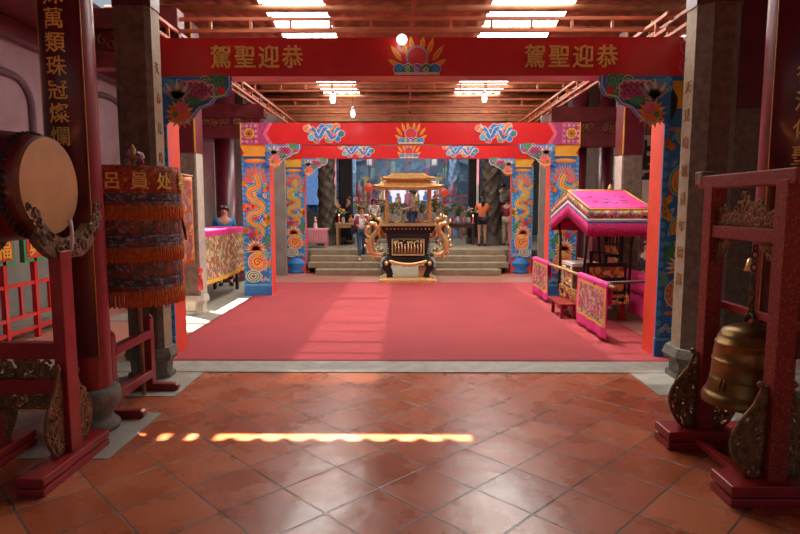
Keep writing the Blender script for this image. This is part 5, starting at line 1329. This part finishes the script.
# ================================================================== people
def skinmesh(name, J, E, mat, parent, sub=2):
    me = bpy.data.meshes.new(name); me.from_pydata([j[0] for j in J], E, []); o = bpy.data.objects.new(name, me); COL.objects.link(o)
    sk = o.modifiers.new('skin', 'SKIN'); sk.use_smooth_shade = True
    for i, j in enumerate(J):
        d = me.skin_vertices[0].data[i]; r = j[1]; d.radius = r if isinstance(r, tuple) else (r, r); d.use_root = (i == 0)
    ss = o.modifiers.new('sub', 'SUBSURF'); ss.levels = sub; ss.render_levels = sub
    dg = bpy.context.evaluated_depsgraph_get(); dg.update()
    m2 = bpy.data.meshes.new_from_object(o.evaluated_get(dg)); bpy.data.objects.remove(o)
    m2.materials.clear(); m2.materials.append(M[mat])
    o = bpy.data.objects.new(name, m2); COL.objects.link(o); o.parent = parent
    for p in m2.polygons: p.use_smooth = True
    return o
def person(loc, rz, label, shirt, pants, arms='down', legs='stand', shorts=False, H=1.58, sleeves='short', lean=0, head_down=0, hair='short', shoe='black', skirt=None):
    t = empty('person', loc, rz, label=label, cat='person'); t.scale = (H/1.65,)*3
    hz = .03*head_down
    P = {'pel':(0,0,.93),'spi':(0,.0,1.10),'che':(0,.0-lean*.06,1.28),'nck':(0,-lean*.10,1.42),'hdb':(0,-lean*.13-hz,1.485),'hdm':(0,-lean*.15-hz*1.5,1.545),'hdt':(0,-lean*.16-hz*1.8,1.605)}
    for s, n in ((-1,'l'),(1,'r')):
        P['sh'+n] = (s*.165, -lean*.07, 1.365)
        A = {'down': ((s*.215,.02,1.11),(s*.225,-.05,.87)), 'pray': ((s*.225,-.10,1.13),(s*.06,-.27,1.33)), 'hold': ((s*.225,-.02,1.12),(s*.10,-.26,1.06)), 'up': ((s*.22,-.16,1.28),(s*.10,-.28,1.50))}[arms]
        P['el'+n] = A[0]; P['wr'+n] = A[1]
        d = (Vector(A[1])-Vector(A[0])).normalized(); P['pa'+n] = tuple(Vector(A[1])+d*.06)
        L_ = {'stand': ((s*.095,-.01,.49),(s*.10,.02,.09)), 'walk': ((s*.09,-.10 if s < 0 else .03,.50),(s*.09,-.14 if s < 0 else .16,.10 if s < 0 else .14)), 'sit': ((s*.11,-.38,.90),(s*.11,-.36,.48))}[legs]
        P['hi'+n] = (s*.085,0,.90); P['kn'+n] = L_[0]; P['an'+n] = L_[1]; P['to'+n] = (L_[1][0]+s*.015, L_[1][1]-.13, L_[1][2]-.055)
    rad = {'pel':(.135,.095),'spi':(.115,.085),'che':(.145,.095),'nck':.052,'hdb':.066,'hdm':.088,'hdt':.062,'shl':.058,'shr':.058,'ell':.040,'elr':.040,'wrl':.026,'wrr':.026,'pal':(.034,.016),'par':(.034,.016),'hil':.085,'hir':.085,'knl':.053,'knr':.053,'anl':.034,'anr':.034,'tol':.030,'tor':.030}
    names = ['pel','spi','che','nck','hdb','hdm','hdt','shl','ell','wrl','pal','shr','elr','wrr','par','hil','knl','anl','tol','hir','knr','anr','tor']
    J = [(P[n], rad[n]) for n in names]; ix = {n: i for i, n in enumerate(names)}
    E = [(ix[a], ix[b]) for a, b in (('pel','spi'),('spi','che'),('che','nck'),('nck','hdb'),('hdb','hdm'),('hdm','hdt'),('che','shl'),('shl','ell'),('ell','wrl'),('wrl','pal'),('che','shr'),('shr','elr'),('elr','wrr'),('wrr','par'),('pel','hil'),('hil','knl'),('knl','anl'),('anl','tol'),('pel','hir'),('hir','knr'),('knr','anr'),('anr','tor'))]
    for n, s in (('l',-1),('r',1)):   # five fingers fanning from each palm
        w_ = Vector(P['wr'+n]); pa = Vector(P['pa'+n]); d = (pa-w_).normalized(); side = d.orthogonal().normalized()
        bend = side.cross(d)
        for k, (off, ln) in enumerate(((-.024,.055),(-.009,.070),(.007,.074),(.022,.064),(.036,.045))):
            base = pa+side*off*.8 if k < 4 else w_+d*.03+side*.028
            a = base+d*ln*.55+(side*.02 if k == 4 else Vector()); b = a+(d*.45*ln+bend*.012)
            i0 = len(J); J.append((tuple(a), .0085)); J.append((tuple(b), .0065)); E.append((ix['pa'+n] if k < 4 else ix['wr'+n], i0)); E.append((i0, i0+1))
    body = skinmesh('body', J, E, 'skin', t, 1)
    hc = Vector(P['hdm'])
    # face
    mb = MB()
    fy = hc.y-.084
    mb.tube([(0, fy+.004, hc.z+.015), (0, fy-.016, hc.z-.012), (0, fy+.002, hc.z-.018)], [.008,.013,.008], 'skin', 6)
    for s in (-1, 1): mb.ball((s*.030, fy+.006, hc.z+.012), .009, 'black', 6, 4); mb.ball((s*.088, hc.y+.01, hc.z-.005), .02, 'skin', 8, 6, (.4,.8,1.2))
    mb.ball((0, fy+.010, hc.z-.045), .016, 'shirt_maroon', 6, 4, (1.2,.4,.35)); mb.build('face', t)
    mb = MB()   # hair shell leaving the face free
    n = 20
    def hf(u, v):
        a = 2*PI*u+PI/2; ph = v*(PI*.62 if hair != 'long' else PI*.72)
        front = max(0, math.cos(a+PI/2)); ph *= 1-.42*front
        r = .104; x = r*.95*math.sin(ph)*math.cos(a); y = r*1.08*math.sin(ph)*math.sin(a); z = r*1.02*math.cos(ph)
        return (x+hc.x, y+hc.y+.012, z+hc.z+.018)
    mb.grid(hf, n, 8, 'hair')
    if hair == 'long': mb.tube([(0, hc.y+.075, hc.z+.01), (0, hc.y+.095, hc.z-.10), (0, hc.y+.085, hc.z-.21)], [.07,.06,.025], 'hair', 10)
    mb.build('hair', t, solid=.012)
    # clothes: thicker shells on the same skeleton
    def shell(nm, sel, grow, mat, cut=None, ends={}):
        Jn = []; idx = {}
        for k, n_ in enumerate(sel):
            r = rad[n_]; r = tuple(x+grow for x in r) if isinstance(r, tuple) else r+grow
            p = Vector(P[n_])
            if n_ in ends: q_, f_ = ends[n_]; p = Vector(P[q_]).lerp(p, f_)
            idx[n_] = k; Jn.append((tuple(p), r))
        return Jn, idx
    full = sleeves == 'long'
    sel = ['che','spi','pel','shl','ell','shr','elr']+(['wrl','wrr'] if full else [])
    ends = {} if full else {'ell':('shl',.72),'elr':('shr',.72)}
    if full: ends = {'wrl':('ell',.9),'wrr':('elr',.9)}
    Jn, ix2 = shell('shirt', sel, .017, shirt, ends=ends)
    pairs = [('che','spi'),('spi','pel'),('che','shl'),('shl','ell'),('che','shr'),('shr','elr')]+([('ell','wrl'),('elr','wrr')] if full else [])
    tag(skinmesh('shirt', Jn, [(ix2[a], ix2[b]) for a, b in pairs], shirt, t, 1), shirt.replace('shirt_', '').replace('cloth_', '')+' top')
    sel = ['pel','hil','knl','hir','knr']+([] if shorts else ['anl','anr'])
    ends = {'knl':('hil',.55),'knr':('hir',.55)} if shorts else {'anl':('knl',.93),'anr':('knr',.93)}
    Jn, ix2 = shell('trousers', sel, .019, pants, ends=ends)
    Jn[0] = ((P['pel'][0], P['pel'][1], P['pel'][2]-.01), (.150, .112))
    pairs = [('pel','hil'),('hil','knl'),('pel','hir'),('hir','knr')]+([] if shorts else [('knl','anl'),('knr','anr')])
    skinmesh('shorts' if shorts else 'trousers', Jn, [(ix2[a], ix2[b]) for a, b in pairs], pants, t, 1)
    for n_ in 'lr':
        a = Vector(P['an'+n_]); b = Vector(P['to'+n_]); mb = MB()
        mb.tube([a+Vector((0,.045,-.045)), a+Vector((0,-.03,-.04)), b+Vector((0,0,.012)), b+Vector((0,-.035,.006))], [.042,.045,.040,.026], shoe, 8); mb.build('shoe', t)
    return t
person((2.27, 17.12, ZT), PI, 'woman seen from behind in an orange top and black shorts, praying on the terrace', 'shirt_orange', 'cloth_dark', 'pray', 'stand', True, H=1.46, hair='long')
p = person((-1.17, 14.95+.62, ZT/2+.005), .25, 'young person in white shirt, dark open vest and jeans walking down the left steps', 'shirt_white', 'jeans', 'hold', 'walk', H=1.44, head_down=1, shoe='p_white')
mb = MB()
for s in (-1, 1): mb.tube([(s*.13,-.06,1.38), (s*.17,-.10,1.2), (s*.17,-.08,.95)], [.05,.075,.06], 'shirt_maroon', 8)
tag(mb.build('vest', p), 'dark purple open vest')
mb = MB(); mb.box(-.30, -.18, -.02, .16, .82, 1.10, 'cloth_dark'); mb.tube([(-.22,.05,1.10),(-.12,.08,1.42),(-.05,-.02,1.44)], .012, 'cloth_dark', 5); tag(mb.build('shoulder_bag', bevel=.02), 'dark shoulder bag hanging from the person walking down the steps', 'bag')
bag = bpy.data.objects['shoulder_bag']; bag.matrix_world = Matrix.Translation((-1.17, 15.57, ZT/2)) @ Matrix.Rotation(.25, 4, 'Z') @ Matrix.Scale(.87, 4)
person((.22, 18.5, ZT), -1.35, 'person in a peach shirt and dark trousers seen between the posts of the incense burner', 'shirt_peach', 'jeans', 'hold', 'stand', H=1.68)
person((-.98, 18.4, ZT), .4, 'dark haired person in a white top beside the left end of the long table', 'shirt_white', 'cloth_dark', 'hold', 'stand', H=1.40, hair='long')
person((-1.74, 17.98, ZT), -.9, 'person in a dark jacket standing behind the tan table', 'cloth_dark', 'cloth_dark', 'hold', 'stand', H=1.46, sleeves='long')
person((-2.10, 18.02, ZT), .9, 'person in black beside the left dragon column, facing the one in a dark jacket', 'cloth_dark', 'cloth_dark', 'down', 'stand', H=1.44, sleeves='long')
person((3.03, 17.3, ZT), 2.6, 'person in a maroon top and beige trousers between the dragon column and the rear gate', 'shirt_maroon', 'cloth_beige', 'hold', 'stand', H=1.42, sleeves='long')
person((3.40, 20.3, ZT+.35), PI, 'person in a white shirt standing further back behind the one in maroon', 'shirt_white', 'cloth_dark', 'down', 'stand', H=1.60)
person((3.74, 20.6, ZT+.35), PI, 'person in a pink top standing furthest back on the right', 'shirt_pink', 'cloth_dark', 'down', 'stand', H=1.60, hair='long')
mb = MB(); mb.box(2.6, 4.2, 19.9, 21.0, ZT, ZT+.35, 'stone_step'); struct(mb.build('trim_62'), 'low raised stone step at the right of the hall', 'step')
person((-3.93, 12.62, 0), .35, 'man in a bright blue shirt standing behind the embroidered altar cloth', 'shirt_blue', 'cloth_dark', 'down', 'stand', H=1.75)
person((4.35, 10.4, -.375), -1.1, 'dark clothed person seated in the shadow behind the outer pink drape', 'cloth_dark', 'cloth_dark', 'hold', 'sit', H=1.5, sleeves='long')
t = empty('low_stool', (4.38, 10.41, 0), -1.1, label='low dark stool under the dark clothed person in the right aisle', cat='stool')
mb = MB(); mb.box(-.17, .17, -.15, .15, .33, .37, 'wood_dark'); mb.build('seat', t, bevel=.006)
for sx in (-1, 1):
    for sy in (-1, 1): mb = MB(); mb.box(sx*.13-.02, sx*.13+.02, sy*.11-.02, sy*.11+.02, 0, .33, 'wood_dark'); mb.build('leg', t)

# ================================================================== haze and added lamps
m = bpy.data.materials.new('incense_smoke'); m.use_nodes = True; M['incense_smoke'] = m; nn = m.node_tree; nn.nodes.clear()
out = nn.nodes.new('ShaderNodeOutputMaterial'); vs = nn.nodes.new('ShaderNodeVolumeScatter'); vs.inputs['Color'].default_value = (.75,.85,1,1); vs.inputs['Density'].default_value = .045; vs.inputs['Anisotropy'].default_value = .2
nn.links.new(vs.outputs[0], out.inputs['Volume'])
mb = MB(); mb.box(-2.9, 2.9, 19.7, 23.4, ZT+.02, 5.2, 'incense_smoke'); tag(mb.build('incense_haze'), 'thin bluish incense smoke hanging in the altar hall', 'smoke', kind='stuff')
lamp('AREA', 'added_hall_light', (0, 20.8, 5.15), 240, (.72,.86,1), 4.5, 1.6, aim=(0, .25, -1))  # unseen area lamps, added to brighten the hall and terrace front
lamp('AREA', 'added_hall_light_front', (0, 17.0, 4.95), 70, (1,.90,.80), 4.5, .5, aim=(0, 0, -1))
